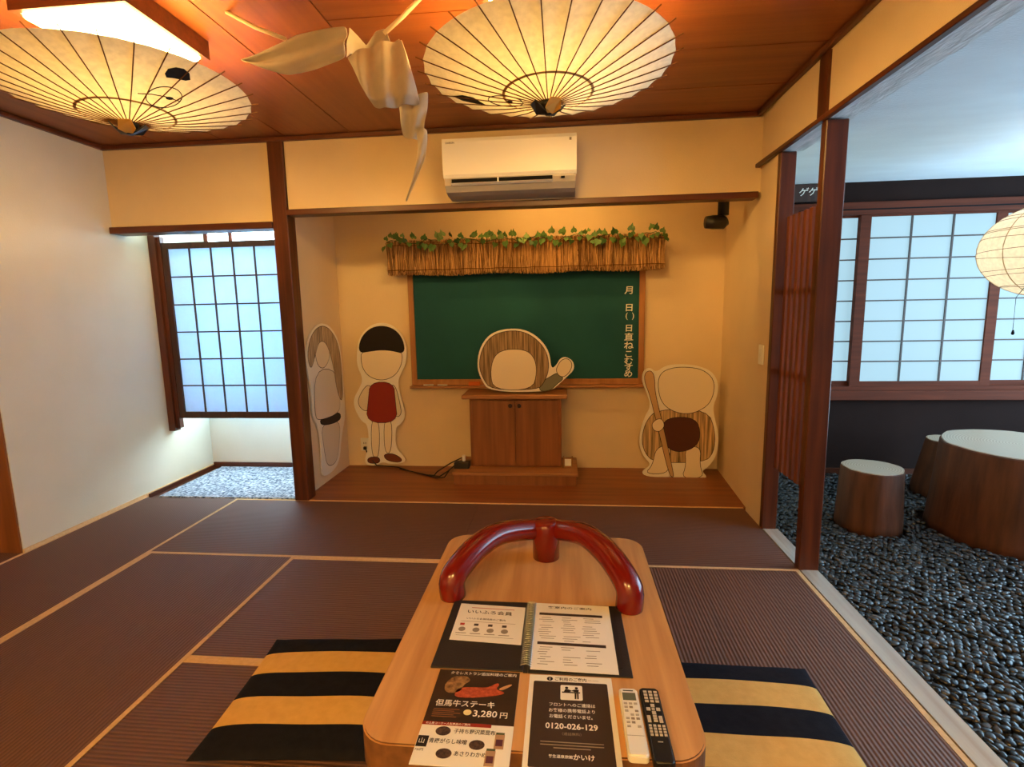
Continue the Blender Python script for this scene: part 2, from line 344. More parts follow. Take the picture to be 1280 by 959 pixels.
# ------------------------------------------------------------------ gravel room window
win2 = struct(empty('window_2', (3.0, YR, .59)))
box('window_head', 1.72, 3.95, YR-.03, YR+.07, 2.005, 2.095, M['wframe'], win2, bev=.004); box('window_head_groove', 1.80, 3.90, YR-.032, YR-.03, 2.035, 2.045, M['soot'], win2)
box('window_sill', 1.72, 3.95, YR-.05, YR+.07, .585, .66, M['wframe'], win2, bev=.004); box('window_track', 1.74, 3.93, YR-.01, YR+.06, .66, .69, M['wframe'], win2)
box('window_jamb', 1.72, 1.775, YR-.02, YR+.07, .66, 2.005, M['wframe'], win2); box('window_jamb', 3.895, 3.95, YR-.02, YR+.07, .66, 2.005, M['wframe'], win2)
for si, (a, b, dy) in enumerate(((1.78, 2.335, .032), (2.262, 3.29, .0), (3.215, 3.89, .032))):
    sash = box('shoji_sash', a, a+(.03 if si == 0 else .075), YR+dy, YR+dy+.028, .69, 2.004, M['wframe'], win2)
    yy = YR+dy
    box('sash_stile', b-.072, b, yy, yy+.028, .69, 2.004, M['wframe'], sash)
    xa, xb = a+(.03 if si == 0 else .075), b-.072
    box('sash_rail', xa, xb, yy+.001, yy+.027, .69, .728, M['wframe'], sash); box('sash_rail', xa, xb, yy+.001, yy+.027, 1.99, 2.004, M['wframe'], sash)
    n = 3 if si == 1 else 2
    X = [xa+(xb-xa)*i/n for i in range(n+1)]; Z = [.728+(1.99-.728)*j/8 for j in range(9)]
    for i in range(1, n): box('lattice_bar', X[i]-.006, X[i]+.006, yy+.004, yy+.014, .728, 1.99, M['kumiko'], sash)
    for j in range(1, 8): box('lattice_bar', xa, xb, yy+.005, yy+.0135, Z[j]-.005, Z[j]+.005, M['kumiko'], sash)
    for i in range(n):
        for j in range(8): box('pane', X[i]+.0005, X[i+1]-.0005, yy+.015, yy+.018, Z[j]+.0005, Z[j+1]-.0005, M['win_right'], sash)
win3 = struct(empty('window_fill', (4.0, 2.7, .35)))  # added out of view, placed and sized to light the gravel room ceiling
for i in range(4):
    ya = 1.2+i*.75
    box('window_post', 4.02, 4.07, ya-.02 if i else ya, ya+.03, .35, 2.05, M['wframe'], win3); box('pane', 4.04, 4.047, ya+.03, ya+.73, .35, 2.05, M['win_fill'], win3)
# sign board above the window
sg = empty('sign_board', (1.93, YR-.02, 2.115), 'dark brown sign board with white brush characters above the gravel room window', 'sign')
box('panel', 1.735, 2.12, YR-.022, YR-.002, 2.112, 2.24, M['shoji_frame'], sg)
text('ゲゲ', .066, M['chalk'], sg, (1.782, YR-.0235, 2.158), (1, 0, .02), (.22, 0, 1), .012, sx=1.05)
# ------------------------------------------------------------------ chalkboard
cb = empty('chalkboard', (-.3, YB, .70), 'green chalkboard with wooden frame and white handwriting on alcove wall', 'chalkboard')
BX0, BX1, BZ0, BZ1 = -1.232, .612, .768, 1.70
box('writing_surface', BX0, BX1, YB-.022, YB-.004, BZ0, BZ1, M['board'], cb)
box('frame_side', BX0-.045, BX0, YB-.035, YB-.002, .72, BZ1+.04, M['frame'], cb, bev=.003); box('frame_side', BX1, BX1+.045, YB-.035, YB-.002, .72, BZ1+.04, M['frame'], cb, bev=.003)
box('frame_top', BX0, BX1, YB-.035, YB-.002, BZ1, BZ1+.04, M['frame'], cb); box('frame_bottom', BX0, BX1, YB-.035, YB-.002, .722, BZ0, M['frame'], cb)
box('chalk_tray', BX0-.05, BX1+.05, YB-.095, YB-.002, .70, .719, M['cab_x'], cb, bev=.004)
tx = .545
for ch, z, s in (('月', 1.455, .068), ('日', 1.318, .066), ('日', 1.155, .062), ('直', 1.082, .066), ('ね', 1.012, .07), ('こ', .945, .066), ('む', .885, .068), ('す', .832, .066), ('め', .782, .066)):
    text(ch, s, M['chalk'], cb, (tx-.012, YB-.0228, z), (1, 0, 0), (.04, 0, 1), .014, 'CENTER', 1.15)
for ch, dx in (('(', -.032), (')', .022)): text(ch, .062, M['chalk'], cb, (tx+dx, YB-.0228, 1.258), (1, 0, 0), (0, 0, 1), .008, 'CENTER')
er = box('chalk_eraser', px(586, 478, 'y', 4.29).x, px(600, 478, 'y', 4.29).x, 4.275, 4.315, .7195, .752, mat('orange_felt', srgb(196, 96, 40), .8), bev=.004); tag(er, 'orange felt eraser lying on the chalk tray', 'eraser')
for k, x in enumerate((-1.17, -1.05)):
    tag(tube_o('chalk_stick', [(x, 4.30, .7255), (x+.085, 4.302-.01*k, .7255)], .0055, M['chalk']), ('white chalk stick on tray at the end next to frame side', 'white chalk stick on tray between the other chalk and eraser')[k], 'chalk', 'chalk sticks on the tray')
# ------------------------------------------------------------------ reed valance and ivy garland
rv = empty('reed_valance', (-.3, 4.22, 1.63), 'long straw thatch valance hanging over the top of the chalkboard', 'valance')
m_st = mat('dry_straw', srgb(178, 128, 74), .85, .2)
_nt = m_st.node_tree; _a = _nt.nodes.new('ShaderNodeAttribute'); _a.attribute_name = 'tone'; _r = _nt.nodes.new('ShaderNodeValToRGB')
_r.color_ramp.elements[0].color = (*srgb(92, 58, 32), 1); _r.color_ramp.elements[1].color = (*srgb(226, 180, 122), 1)
_nt.links.new(_a.outputs['Fac'], _r.inputs[0]); _nt.links.new(_r.outputs[0], _nt.nodes['Principled BSDF'].inputs['Base Color']); tones = []
vs, fs = [], []
RX0, RX1 = -1.385, .775
for k in range(4600):
    x = rnd.uniform(RX0, RX1); y = rnd.uniform(4.175, 4.255); r = rnd.uniform(.002, .0038); tones += [rnd.random()]*6
    za = 1.635+rnd.uniform(-.012, .03) + .006*math.sin(x*9); zb = 1.885+rnd.uniform(-.03, .02)
    tx_, ty_ = rnd.uniform(-.012, .012), rnd.uniform(-.01, .01); n0 = len(vs)
    for z, sx in ((za, -1), (zb, 1)):
        for a in (90, 210, 330): vs.append((x+tx_*sx+r*math.cos(math.radians(a)), y+ty_*sx-r*math.sin(math.radians(a)), z))
    fs += [(n0, n0+1, n0+4, n0+3), (n0+1, n0+2, n0+5, n0+4), (n0+2, n0, n0+3, n0+5)]
sm = mesh(vs, fs); sm.attributes.new('tone', 'FLOAT', 'POINT').data.foreach_set('value', tones)
tag(link('straw_thatch', sm, m_st, rv), kind='stuff')
box('backing_rail', RX0+.01, RX1-.01, 4.256, 4.285, 1.70, 1.87, M['frame'], rv)
for z in (1.668, 1.86): tube_o('binding_twine', [(RX0+(RX1-RX0)*i/24, 4.170, z+.003*math.sin(i*2)) for i in range(25)], .0026, M['rib'], rv, 6)
box('hanger', -.9, -.86, 4.285, YB, 1.74, 1.80, M['frame'], rv); box('hanger', .30, .34, 4.285, YB, 1.74, 1.80, M['frame'], rv)
iv = empty('ivy_garland', (-.3, 4.19, 1.88), 'artificial green ivy garland trailing along the straw valance', 'garland')
m_leaf = [mat('ivy_leaf_a', srgb(52, 96, 38), .5, .4, srgb(112, 146, 74), 25), mat('ivy_leaf_b', srgb(38, 70, 32), .5, .4, srgb(70, 110, 50), 25), mat('ivy_leaf_c', srgb(132, 158, 92), .5, .4, srgb(70, 112, 52), 35)]
half = [(0, 0), (.32, -.16), (.55, .12), (.42, .5), (.2, .62), (0, 1.05)]
lv = [(x, y, -.12*abs(x)) for x, y in half] + [(-x, y, -.12*abs(x)) for x, y in half[1:5]]
leaf_me = []
for mm in m_leaf:
    l = mesh(lv, [(0, 1, 2, 3), (0, 3, 4, 5), (0, 7, 6), (0, 8, 7), (0, 5, 9, 8)]); l.materials.append(mm); leaf_me.append(l)
tube_o('stem', [(RX0+.0+(RX1-RX0)*i/60, 4.165+.012*math.sin(i*1.9), 1.885+.018*math.sin(i*.8)+.008*math.sin(i*2.3)) for i in range(61)], .003, m_leaf[1], iv, 6)
for k in range(100):
    x = RX0-.02+(RX1-RX0+.04)*((k+.5)/100)+rnd.uniform(-.02, .02); s = rnd.uniform(.034, .058)
    up = rnd.random() < .45
    z = 1.885+(rnd.uniform(.0, .045) if up else rnd.uniform(-.045, .015)); y = 4.152+rnd.uniform(-.012, .006)
    o = link('leaf', leaf_me[rnd.choice((0, 0, 1, 2))], None, iv, (x, y, z), (math.radians(90+rnd.uniform(-35, 35)), rnd.uniform(-.5, .5)+(0 if up else math.pi), rnd.uniform(-.6, .6)))
    o.scale = (s, s, s)
# ------------------------------------------------------------------ podium cabinet on its platform
pf = empty('platform', (-.37, 3.88, 0), 'low wooden platform step carrying the cabinet in the alcove', 'platform')
box('platform_top', -.862, .112, 3.875, 4.325, .078, .1, M['cab_x'], pf, bev=.004); box('riser', -.85, .10, 3.888, 4.32, 0, .078, M['cab'], pf)
pc = empty('cabinet', (-.375, 4.2, .1), 'brown wooden lectern cabinet with two doors before the chalkboard', 'cabinet')
box('body', -.737, -.013, 4.045, 4.315, .1005, .655, M['cab'], pc, bev=.004)
for s, (a, b) in enumerate(((-.715, -.3765), (-.3735, -.035))):
    d = box('door', a, b, 4.03, 4.0445, .115, .64, M['cab'], pc, bev=.003)
    kx = -.41 if s == 0 else -.34
    lathe('knob', [(.008, 0), (.008, .008), (.016, .014), (.017, .022), (.010, .027)], (0, 0, 0), M['shoji_frame'], d, 14)
    kn = [c for c in d.children][0]
    for v in kn.data.vertices: x, y, z = v.co; v.co = (kx+x, 4.03-z, .60+y)
box('top', -.79, .035, 3.99, 4.325, .6555, .688, M['cab_x'], pc, bev=.006)
# small stand and adapter beside cabinet
st = empty('card_stand', (.05, 4.05, .1), 'small wooden box stand on the platform beside the cabinet', 'stand')
boxes('frame', [(.0, .075, 4.03, 4.09, .1005, .108), (.0, .008, 4.03, 4.09, .108, .178), (.067, .075, 4.03, 4.09, .108, .178), (.008, .067, 4.082, 4.09, .108, .165)], M['frame'], st)
box('card', .012, .063, 4.05, 4.053, .1085, .165, M['paper'], st)
ad = empty('power_adapter', (-.80, 4.0, .1), 'black power adapter box with leads beside the cabinet', 'adapter')
box('case', -.862, -.742, 3.965, 4.035, .1005, .152, M['black'], ad, bev=.005)
tube_o('lead', [(-.78, 4.0, .15), (-.80, 4.0, .185), (-.90, 4.03, .13), (-1.02, 4.05, .05), (-1.05, 4.07, .012), (-1.10, 4.10, .006)], .005, M['black'], ad)
tube_o('lead', [(-.862, 3.99, .12), (-.90, 3.99, .09), (-.95, 4.0, .02), (-1.02, 4.02, .008), (-1.10, 4.07, .008), (-1.30, 4.2, .006), (-1.42, 4.275, .012), (-1.62, 4.30, .02), (-1.70, 4.325, .10), (-1.73, 4.345, .165)], .0045, M['black'], ad)
tube_o('lead', [(-.862, 4.02, .12), (-.93, 4.03, .06), (-1.0, 4.04, .012), (-1.12, 4.10, .006), (-1.4, 4.25, .006)], .0045, M['black'], ad)
box('plug', -1.742, -1.718, 4.325, 4.352, .15, .175, M['black'], ad, bev=.003)
tg = box('plug_block', -.80, -.775, 3.99, 4.015, .1535, .205, M['paper'], bev=.006, seg=2); tag(tg, 'small cream plug block standing on the black power adapter', 'plug')
ou = empty('wall_outlet', (-1.73, YB, .14), 'cream wall outlet low on the alcove back wall', 'outlet')
box('plate', -1.772, -1.695, YB-.008, YB-.0005, .135, .25, M['white_pl'], ou, bev=.002)
for z in (.17, .205): boxes('socket', [(-1.745, -1.741, YB-.0095, YB-.0081, z-.008, z+.008), (-1.728, -1.724, YB-.0095, YB-.0081, z-.008, z+.008)], M['soot'], ou)
sw = empty('light_switch', (XR, 3.26, 1.0), 'cream rocker light switch on the wall beside far post', 'switch')
box('plate', XR-.009, XR-.0005, 3.262, 3.335, .99, 1.11, M['white_pl'], sw, bev=.002)
box('rocker', XR-.013, XR-.009, 3.282, 3.315, 1.02, 1.08, M['white_pl'], sw, bev=.001)
# black spot fixture hanging behind the lintel
sp = empty('spotlight', (1.12, 3.8, 1.85), 'black elbow shaped spotlight hanging from above the alcove lintel', 'spotlight')
tube_o('drop_tube', [(1.085, 3.8, 2.44), (1.085, 3.8, 1.95)], .036, M['black'], sp, 20)
tube_o('head', [(1.11, 3.8, 1.915), (1.085, 3.8, 1.905), (1.02, 3.79, 1.905), (.968, 3.785, 1.905)], [.03, .047, .047, .04], M['black'], sp, 20)
# ------------------------------------------------------------------ figure boards (plain generic cut-outs)
def offset_poly(p, d, n):
    q = []
    for i in range(len(p)):
        t = (p[(i+1) % len(p)]-p[i-1]).normalized(); q.append(p[i]+t.cross(n)*d)
    return q
FC = {}
def fmat(c):
    if c not in FC: FC[c] = mat('print_%d_%d_%d' % c, srgb(*c), .7, .25)
    return FC[c]
def streaks(c):
    k = ('s',)+c
    if k not in FC: FC[k] = mat('print_streaks_%d_%d_%d' % c, srgb(*[min(255, int(v*1.32)) for v in c]), .7, .25, srgb(*[int(v*.55) for v in c]), 30, (3, 3, .12))
    return FC[k]
WHITE_BOARD = (244, 237, 222)
def figure(name, label, axis, v, nrm, outline, layers, grp='cut-out figure boards'):
    n = Vector(nrm)
    P = lambda pts: [px(x, y, axis, v) for x, y in pts]
    pts = smooth_poly(P(outline), 2)
    zs = min(p.z for p in pts); c = sum(pts, Vector())/len(pts)
    root = empty(name, (c.x, c.y, zs), label, 'figure board', grp)
    ar = sum((pts[i].cross(pts[(i+1) % len(pts)])).dot(n) for i in range(len(pts)))
    if ar < 0: pts = pts[::-1]
    link('board', prism([p-n*.012 for p in pts], n, .012), fmat(WHITE_BOARD), root)
    def flat(nm, q, c, h): link(nm, prism([p+n*(h-.0003) for p in q], n, .0003), streaks(c) if nm in ('hair', 'cape') and c[0] > 60 else fmat(c), root)
    for k, (nm, col, poly) in enumerate(layers):
        q = smooth_poly(P(poly), 2)
        if sum((q[i].cross(q[(i+1) % len(q)])).dot(n) for i in range(len(q))) < 0: q = q[::-1]
        flat(nm+'_outline', offset_poly(q, .0045, n), (46, 36, 30), .0006+.0008*k); flat(nm, q, col, .001+.0008*k)
    return root
SKIN = (240, 224, 194)
figure('figure_board', 'cut-out figure board with black hair and red pinafore against alcove wall', 'y', 4.312, (0, -1, 0),
    [(446,441),(448,424),(458,410),(472,403),(488,405),(502,416),(509,436),(507,456),(499,470),(497,482),(503,503),(507,522),(500,531),(494,534),(494,560),(505,571),(507,578),(490,581),(478,577),(470,583),(457,581),(456,572),(461,560),(460,531),(452,527),(443,511),(442,498),(449,486),(454,474),(446,457)],
    [('leg', SKIN, [(464,524),(474,524),(474,572),(465,572)]), ('leg', SKIN, [(480,524),(490,524),(489,566),(481,566)]),
     ('shoe', (112,60,44), [(460,572),(474,571),(475,579),(460,579)]), ('shoe', (112,60,44), [(479,568),(492,567),(503,574),(500,578),(484,576)]),
     ('sleeve', (226,212,186), [(459,480),(466,486),(464,506),(458,515),(449,508),(448,498)]), ('sleeve', (226,212,186), [(489,480),(495,484),(500,505),(502,518),(495,522),(491,505)]),
     ('pinafore', (142,46,36), [(463,478),(492,478),(494,500),(497,528),(458,528),(461,500)]),
     ('face', SKIN, [(452,436),(502,436),(503,454),(494,470),(477,476),(460,470),(452,456)]),
     ('hair', (30,26,26), [(449,441),(451,424),(462,411),(478,407),(494,412),(504,425),(506,442),(490,438),(476,437),(462,439)])])
figure('figure_board', 'tall narrow cut-out figure board of pale robed figure on alcove side wall', 'x', -1.872, (1, 0, 0),
    [(382,450),(384,425),(393,408),(404,403),(416,411),(425,430),(428,460),(430,490),(432,520),(427,545),(425,575),(417,589),(404,597),(402,585),(402,560),(398,532),(391,522),(390,495),(386,470)],
    [('robe_lower', (222,212,192), [(401,530),(425,524),(424,555),(421,578),(409,584),(405,560)]),
     ('sash', (50,42,38), [(399,523),(425,514),(426,526),(402,533)]),
     ('robe', (226,216,196), [(393,462),(420,462),(425,500),(424,516),(399,526),(393,520)]),
     ('face', SKIN, [(393,428),(410,424),(412,448),(404,462),(395,455)]),
     ('hair', (170,150,122), [(384,448),(386,426),(394,411),(404,407),(414,414),(423,432),(427,465),(428,505),(421,490),(416,455),(408,428),(398,425),(392,450),(388,462)])])
figure('figure_board', 'cut-out board of child with brown bobbed hair waving above the cabinet', 'y', 4.06, (0, -1, 0),
    [(596,458),(599,436),(611,418),(630,411),(654,411),(674,422),(687,440),(689,462),(696,456),(700,448),(708,446),(717,452),(718,462),(710,470),(699,480),(688,490),(612,490),(601,474)],
    [('sleeve', (120,122,104), [(674,489),(676,478),(690,470),(697,466),(705,473),(697,479),(687,488.5)]),
     ('hand', SKIN, [(695,463),(699,454),(704,449),(711,449),(715,455),(713,463),(706,471),(699,470)]),
     ('hair', (140,116,88), [(599,458),(602,438),(613,421),(631,414),(653,414),(672,425),(684,442),(686,462),(680,478),(672,487),(614,487),(604,473)]),
     ('face', SKIN, [(618,487),(613,468),(617,446),(630,437),(656,437),(668,447),(671,466),(665,487)])])
figure('figure_board', 'short wide cut-out board of bald figure with staff and straw cape', 'y', 4.13, (0, -1, 0),
    [(802,476),(804,463),(813,459),(820,466),(832,457),(850,455),(872,457),(890,464),(898,478),(897,494),(891,508),(893,522),(899,545),(896,570),(884,585),(877,589),(885,597),(872,603),(850,602),(836,597),(808,596),(801,590),(815,581),(803,570),(798,550),(804,525),(814,508),(808,490)],
    [('cape', (176,148,108), [(822,512),(884,512),(894,540),(892,566),(880,578),(818,578),(806,566),(802,548),(808,526)]),
     ('leg', SKIN, [(820,560),(838,556),(836,578),(834,592),(806,592),(816,582)]), ('leg', SKIN, [(856,560),(876,558),(874,582),(880,597),(852,598),(858,582)]),
     ('apron', (84,46,34), [(832,522),(870,522),(876,545),(868,560),(846,566),(830,556),(827,540)]),
     ('staff', (196,160,116), [(806,478),(806,466),(814,463),(818,472),(818,490),(828,530),(840,585),(842,598),(836,592),(822,532),(812,492)]),
     ('hand', SKIN, [(815,528),(826,522),(831,532),(824,540),(816,537)]),
     ('face', SKIN, [(822,480),(826,466),(840,460),(858,459),(878,462),(892,474),(892,492),(884,508),(862,518),(840,514),(826,502)])])
# ------------------------------------------------------------------ air conditioner
ac = empty('air_conditioner', (-.31, 3.39, 2.06), 'white wall mounted air conditioner above the alcove lintel', 'air conditioner')
def acx(prof, x0, x1):
    n = len(prof); vs = [(x0, y, z) for y, z in prof]+[(x1, y, z) for y, z in prof]
    return mesh(vs, [tuple(range(n)), tuple(range(n, 2*n))[::-1]]+[(i, i+n, (i+1) % n+n, (i+1) % n) for i in range(n)])
AX0, AX1 = -.715, .088
body = link('body', acx([(3.509, 2.365), (3.30, 2.365), (3.279, 2.35), (3.284, 2.13), (3.295, 2.10), (3.33, 2.068), (3.38, 2.055), (3.509, 2.05)], AX0+.006, AX1-.006), M['grey_pl'], ac)
link('front_panel', acx([(3.30, 2.372), (3.277, 2.366), (3.268, 2.345), (3.272, 2.16), (3.28, 2.142), (3.30, 2.142)], AX0, AX1), M['white_pl'], ac)
link('air_slot', acx([(3.30, 2.135), (3.280, 2.135), (3.281, 2.112), (3.30, 2.108)], AX0+.05, -.055), M['soot'], ac)
link('louver', acx([(3.276, 2.112), (3.268, 2.108), (3.29, 2.098), (3.297, 2.102)], AX0+.05, -.055), M['white_pl'], ac)
box('slot_divider', -.385, -.378, 3.277, 3.285, 2.108, 2.137, M['white_pl'], ac)
box('sensor', -.005, .018, 3.278, 3.288, 2.117, 2.128, M['soot'], ac)
text('DAIKIN', .016, M['ink'], ac, (AX0+.022, 3.2665, 2.335), (1, 0, 0), (0, 0, 1), .01)
box('mark', .045, .058, 3.2665, 3.268, 2.325, 2.34, M['grey_ink'], ac)
# ------------------------------------------------------------------ ceiling lamps
LAMP = []
def lamp(cx, cy, label, dm='lamp'):
    r = empty('ceiling_lamp', (cx, cy, ZC), label, 'ceiling lamp', 'square ceiling lamps'); h = .222
    for a in ((cx-h, cx+h, cy-h, cy-h+.022), (cx-h, cx+h, cy+h-.022, cy+h), (cx-h, cx-h+.022, cy-h+.022, cy+h-.022), (cx+h-.022, cx+h, cy-h+.022, cy+h-.022)):
        box('frame_bar', *a, 2.425, 2.499, M['post_x'], r)
    box('diffuser', cx-h+.0225, cx+h-.0225, cy-h+.0225, cy+h-.0225, 2.41, 2.485, M[dm], r, bev=.01)
lamp(-1.71, 2.06, 'square wood framed ceiling lamp above the paper umbrella by the recess')
lamp(-.05, 2.06, 'square wood framed ceiling lamp above the umbrella before the air conditioner')
lamp(-1.71, -1.45, 'added bare square fill lamp out of view over the window recess side', 'lamp_fill'); lamp(-.05, -1.45, 'added bare square fill lamp out of view over the gravel bed side', 'lamp_fill')  # unseen pair added behind the camera as extra warm fill
al = empty('alcove_lamp', (0, 3.66, 2.28), 'slim tube lamp hidden behind the alcove lintel', 'lamp')
box('housing', -.48, .38, 3.60, 3.68, 2.36, 2.45, M['white_pl'], al); tube_o('tube', [(-.45, 3.64, 2.335), (.35, 3.64, 2.335)], .018, M['alcove_lamp'], al, 12)
# ------------------------------------------------------------------ inverted paper umbrellas
def umbrella(c, tilt, label, rot, marks):
    R, D, N = .45, .125, 30
    root = empty('paper_umbrella', c, label, 'umbrella', 'paper umbrellas hung under the ceiling lamps')
    n = Vector((tilt[0], tilt[1], 1)).normalized(); a = Vector((0, 1, 0)).cross(n).normalized(); b = n.cross(a); c = Vector(c)
    def pt(r, th, off=0, sag=0): return c + a*(r*math.cos(th)) + b*(r*math.sin(th)) + n*(-D*(1-(r/R)**1.15)+off+sag)
    rings = [.03, .09, .16, .24, .32, .40, .45]; sub = 4; K = N*sub
    vs, fs = [], []
    for r in rings:
        for k in range(K):
            ph = (k % sub)/sub; sg = (.005*(r/R))*math.sin(math.pi*ph)
            rr = r*(1-.010*math.sin(math.pi*ph)) if r == R else r
            vs.append(pt(rr, 2*math.pi*k/K+rot, 0, sg))
    for j in range(len(rings)-1):
        for k in range(K): fs.append((j*K+k, (j+1)*K+k, (j+1)*K+(k+1) % K, j*K+(k+1) % K))
    link('canopy', mesh(vs, fs), M['umbrella'], root, smooth=True)
    for k in range(N):
        th = 2*math.pi*k/N+rot
        link('rib', mesh(*tube([pt(.028, th, -.003), pt(.24, th, -.003), pt(.45, th, -.003), pt(.475, th, -.002)], .0021, 5)), M['rib'], root)
    vs, fs = [], []
    for k in range(120):
        th = 2*math.pi*k/120; vs += [pt(.158, th, -.0012), pt(.168, th, -.0012)]
    for k in range(120): q = (k+1) % 120; fs.append((2*k, 2*k+1, 2*q+1, 2*q))
    link('thread_ring', mesh(vs, fs), mat('tan_thread', srgb(190, 146, 84), .9), root)
    # cap at the apex: dark cone wrapped with gold cloth flaps
    ap = c - n*D
    cap = link('cap', mesh(*tube([ap+n*.006, ap-n*.012, ap-n*.03, ap-n*.038], [.036, .032, .02, .012], 14)), M['black'], root, smooth=True)
    for k in range(4):
        th = k*math.pi/2+.5; d = a*math.cos(th)+b*math.sin(th); e = a*-math.sin(th)+b*math.cos(th)
        q = [ap-n*.036+d*.010-e*.010, ap-n*.030+d*.036-e*.030, ap-n*.002+d*.062-e*.022, ap+n*.0+d*.064+e*.020, ap-n*.026+d*.040+e*.030, ap-n*.036+d*.010+e*.012]
        link('cap_flap', mesh(q+[p+n*.003-d*.003 for p in q], [tuple(range(6)), tuple(range(6, 12))[::-1]]+[(i, i+6, (i+1) % 6+6, (i+1) % 6) for i in range(6)]), M['gold'] if k % 2 else M['black'], cap)
    for k in range(3):
        th = 2*math.pi*k/3+.4; tube_o('hanging_wire', [pt(.2, th, .004), Vector((pt(.2, th).x, pt(.2, th).y, 2.412))], .0012, M['soot'], root, 5)
    # brush marks on the paper, positioned on the cone
    def on_cone(x, y):
        d = rgt*((x-640)/FPX)-upv*((y-479.5)/FPX)+fwd
        lo = EYE.copy(); t0, t1 = .8, 4.0; best = None
        f = lambda t: (EYE+d*t-c)
        for i in range(900):
            t = t0+(t1-t0)*i/900; q = f(t); rr = math.hypot(q.dot(a), q.dot(b))
            if rr < R and q.dot(n) >= -D*(1-(rr/R)**1.15): return EYE+d*(t-.004)
        return None
    for nm, pts, close in marks:
        P = [p for p in (on_cone(*q) for q in pts) if p]
        if close == 'fill':
            cc = sum(P, Vector())/len(P)
            link(nm, mesh(P+[cc], [(i, (i+1) % len(P), len(P)) for i in range(len(P))]), M['ink'], root)
        else: tube_o(nm, P+([P[0]] if close else []), .0017, M['ink'], root, 5)
ell = lambda x, y, rx, ry, rot=0, n=28: [(x+rx*math.cos(t)*math.cos(rot)-ry*math.sin(t)*math.sin(rot), y+rx*math.cos(t)*math.sin(rot)+ry*math.sin(t)*math.cos(rot)) for t in [2*math.pi*i/n for i in range(n)]]
umbrella((-1.71, 2.06, 2.23), (-.018, .024), 'inverted oiled paper umbrella with large ring mark hanging by the window recess', .05,
    [('brush_ring', ell(205, 121.5, 22.5, 13, -.03), True), ('brush_blot', ell(212, 123, 5, 2, .1), 'fill'), ('brush_blot', [(206,92),(210,86),(220,84),(230,86),(237,92),(238,100),(232,101),(218,98),(208,97)], 'fill'), ('brush_stroke', [(172,117),(190,118),(207,121),(225,127)], False)])
umbrella((-.05, 2.07, 2.222), (-.014, .04), 'inverted oiled paper umbrella hanging in front of the air conditioner', .09,
    [('brush_ring', ell(632, 126.5, 22, 6.2, .12), True), ('brush_blot', ell(637, 127, 4, 1.5, .1), 'fill'), ('brush_blot', [(565,120),(578,119),(592,122),(600,127),(607,131),(596,130),(578,126)], 'fill')])
# ------------------------------------------------------------------ hanging white cloth
clo = empty('hanging_cloth', (-.75, 2.25, 2.2), 'twisted white cotton cloth hung by cords from the wooden ceiling', 'cloth')
sec = [((302,75),(303,76.5),2.030), ((335,58),(328,86),2.020), ((370,43),(358,93),2.000), ((405,38),(395,86),1.990), ((434,34),(430,75),1.980)]
sec2 = [((436,33),(432,72),1.992), ((447,44),(438,68),2.030), ((458,57),(452,72),2.070), ((470,40),(466,70),2.100), ((482,36),(484,66),2.090), ((488,54),(494,70),2.050), ((499,47),(504,74),2.010)]
body3 = [((432,70),(456,60),(480,52),(503,50),1.970), ((440,84),(462,80),(488,76),(511,74),1.930), ((450,104),(472,104),(495,100),(517,97),1.915), ((460,122),(480,124),(500,120),(522,118),1.920), ((468,134),(486,136),(505,132),(525,130),1.950)]
low4 = [((497,127),(508,126),(520,120),(535,114),1.990), ((500,142),(510,143),(522,140),(534,134),1.980), ((502,158),(512,160),(522,157),(531,152),1.985), ((504,171),(514,174),(522,175),(530,172),2.000)]
tail5 = [((520,160),(527,158),(534,163),1.985), ((522,180),(528,180),(534,178),1.980), ((521,200),(526,200),(531,198),1.980), ((516,224),(519,224),(522,222),1.990), ((507,251),(508,252),(509,252),2.000)]
def cloth_part(name, rows, nz=10, wav=.012, ph=0):
    rows2 = []
    for r in rows:
        p = r[:-1]; Y = r[-1]; line = []
        for i in range(nz+1):
            t = i/nz*(len(p)-1); k = min(int(t), len(p)-2); u = t-k
            line.append(px(p[k][0]*(1-u)+p[k+1][0]*u, p[k][1]*(1-u)+p[k+1][1]*u, 'y', Y))
        rows2.append(line)
    out = []
    for j in range(len(rows2)-1):                      # refine rows
        for s in range(4):
            u = s/4; u2 = u*u*(3-2*u)*.3+u*.7
            out.append([rows2[j][i].lerp(rows2[j+1][i], u2) for i in range(nz+1)])
    out.append(rows2[-1]); vs, fs = [], []
    for j, l in enumerate(out):
        for i, p in enumerate(l): vs.append(p+Vector((0, wav*math.sin(i*1.1+j*.35+ph), 0)))
    w = nz+1
    for j in range(len(out)-1):
        for i in range(nz): fs.append((j*w+i, j*w+i+1, (j+1)*w+i+1, (j+1)*w+i))
    o = link(name, mesh(vs, fs), M['cloth'], clo, smooth=True)
    s = o.modifiers.new('s', 'SOLIDIFY'); s.thickness = .003; s.offset = 0
    d = o.modifiers.new('d', 'SUBSURF'); d.levels = 1; d.render_levels = 1
    return o
cloth_part('cloth_tip', sec); cloth_part('cloth_fold', sec2, 8, .006); cloth_part('cloth_body', body3, 14, .012, 1); cloth_part('cloth_lower', low4, 10, .008, 2); cloth_part('cloth_tail', tail5, 6, .004)
A = px(283, 15, 'z', ZC); B = px(357, 49, 'y', 2.0)
tube_o('cord', [A, A.lerp(B, .5)+Vector((0, 0, -.008)), B], .0075, M['rope'], clo, 8)
Bp = px(480, 42, 'y', 2.08); Ap = px(527, -4, 'z', ZC)
tube_o('cord', [Ap, Ap.lerp(Bp, .5)+Vector((0, 0, -.004)), Bp], .0085, M['rope'], clo, 8)
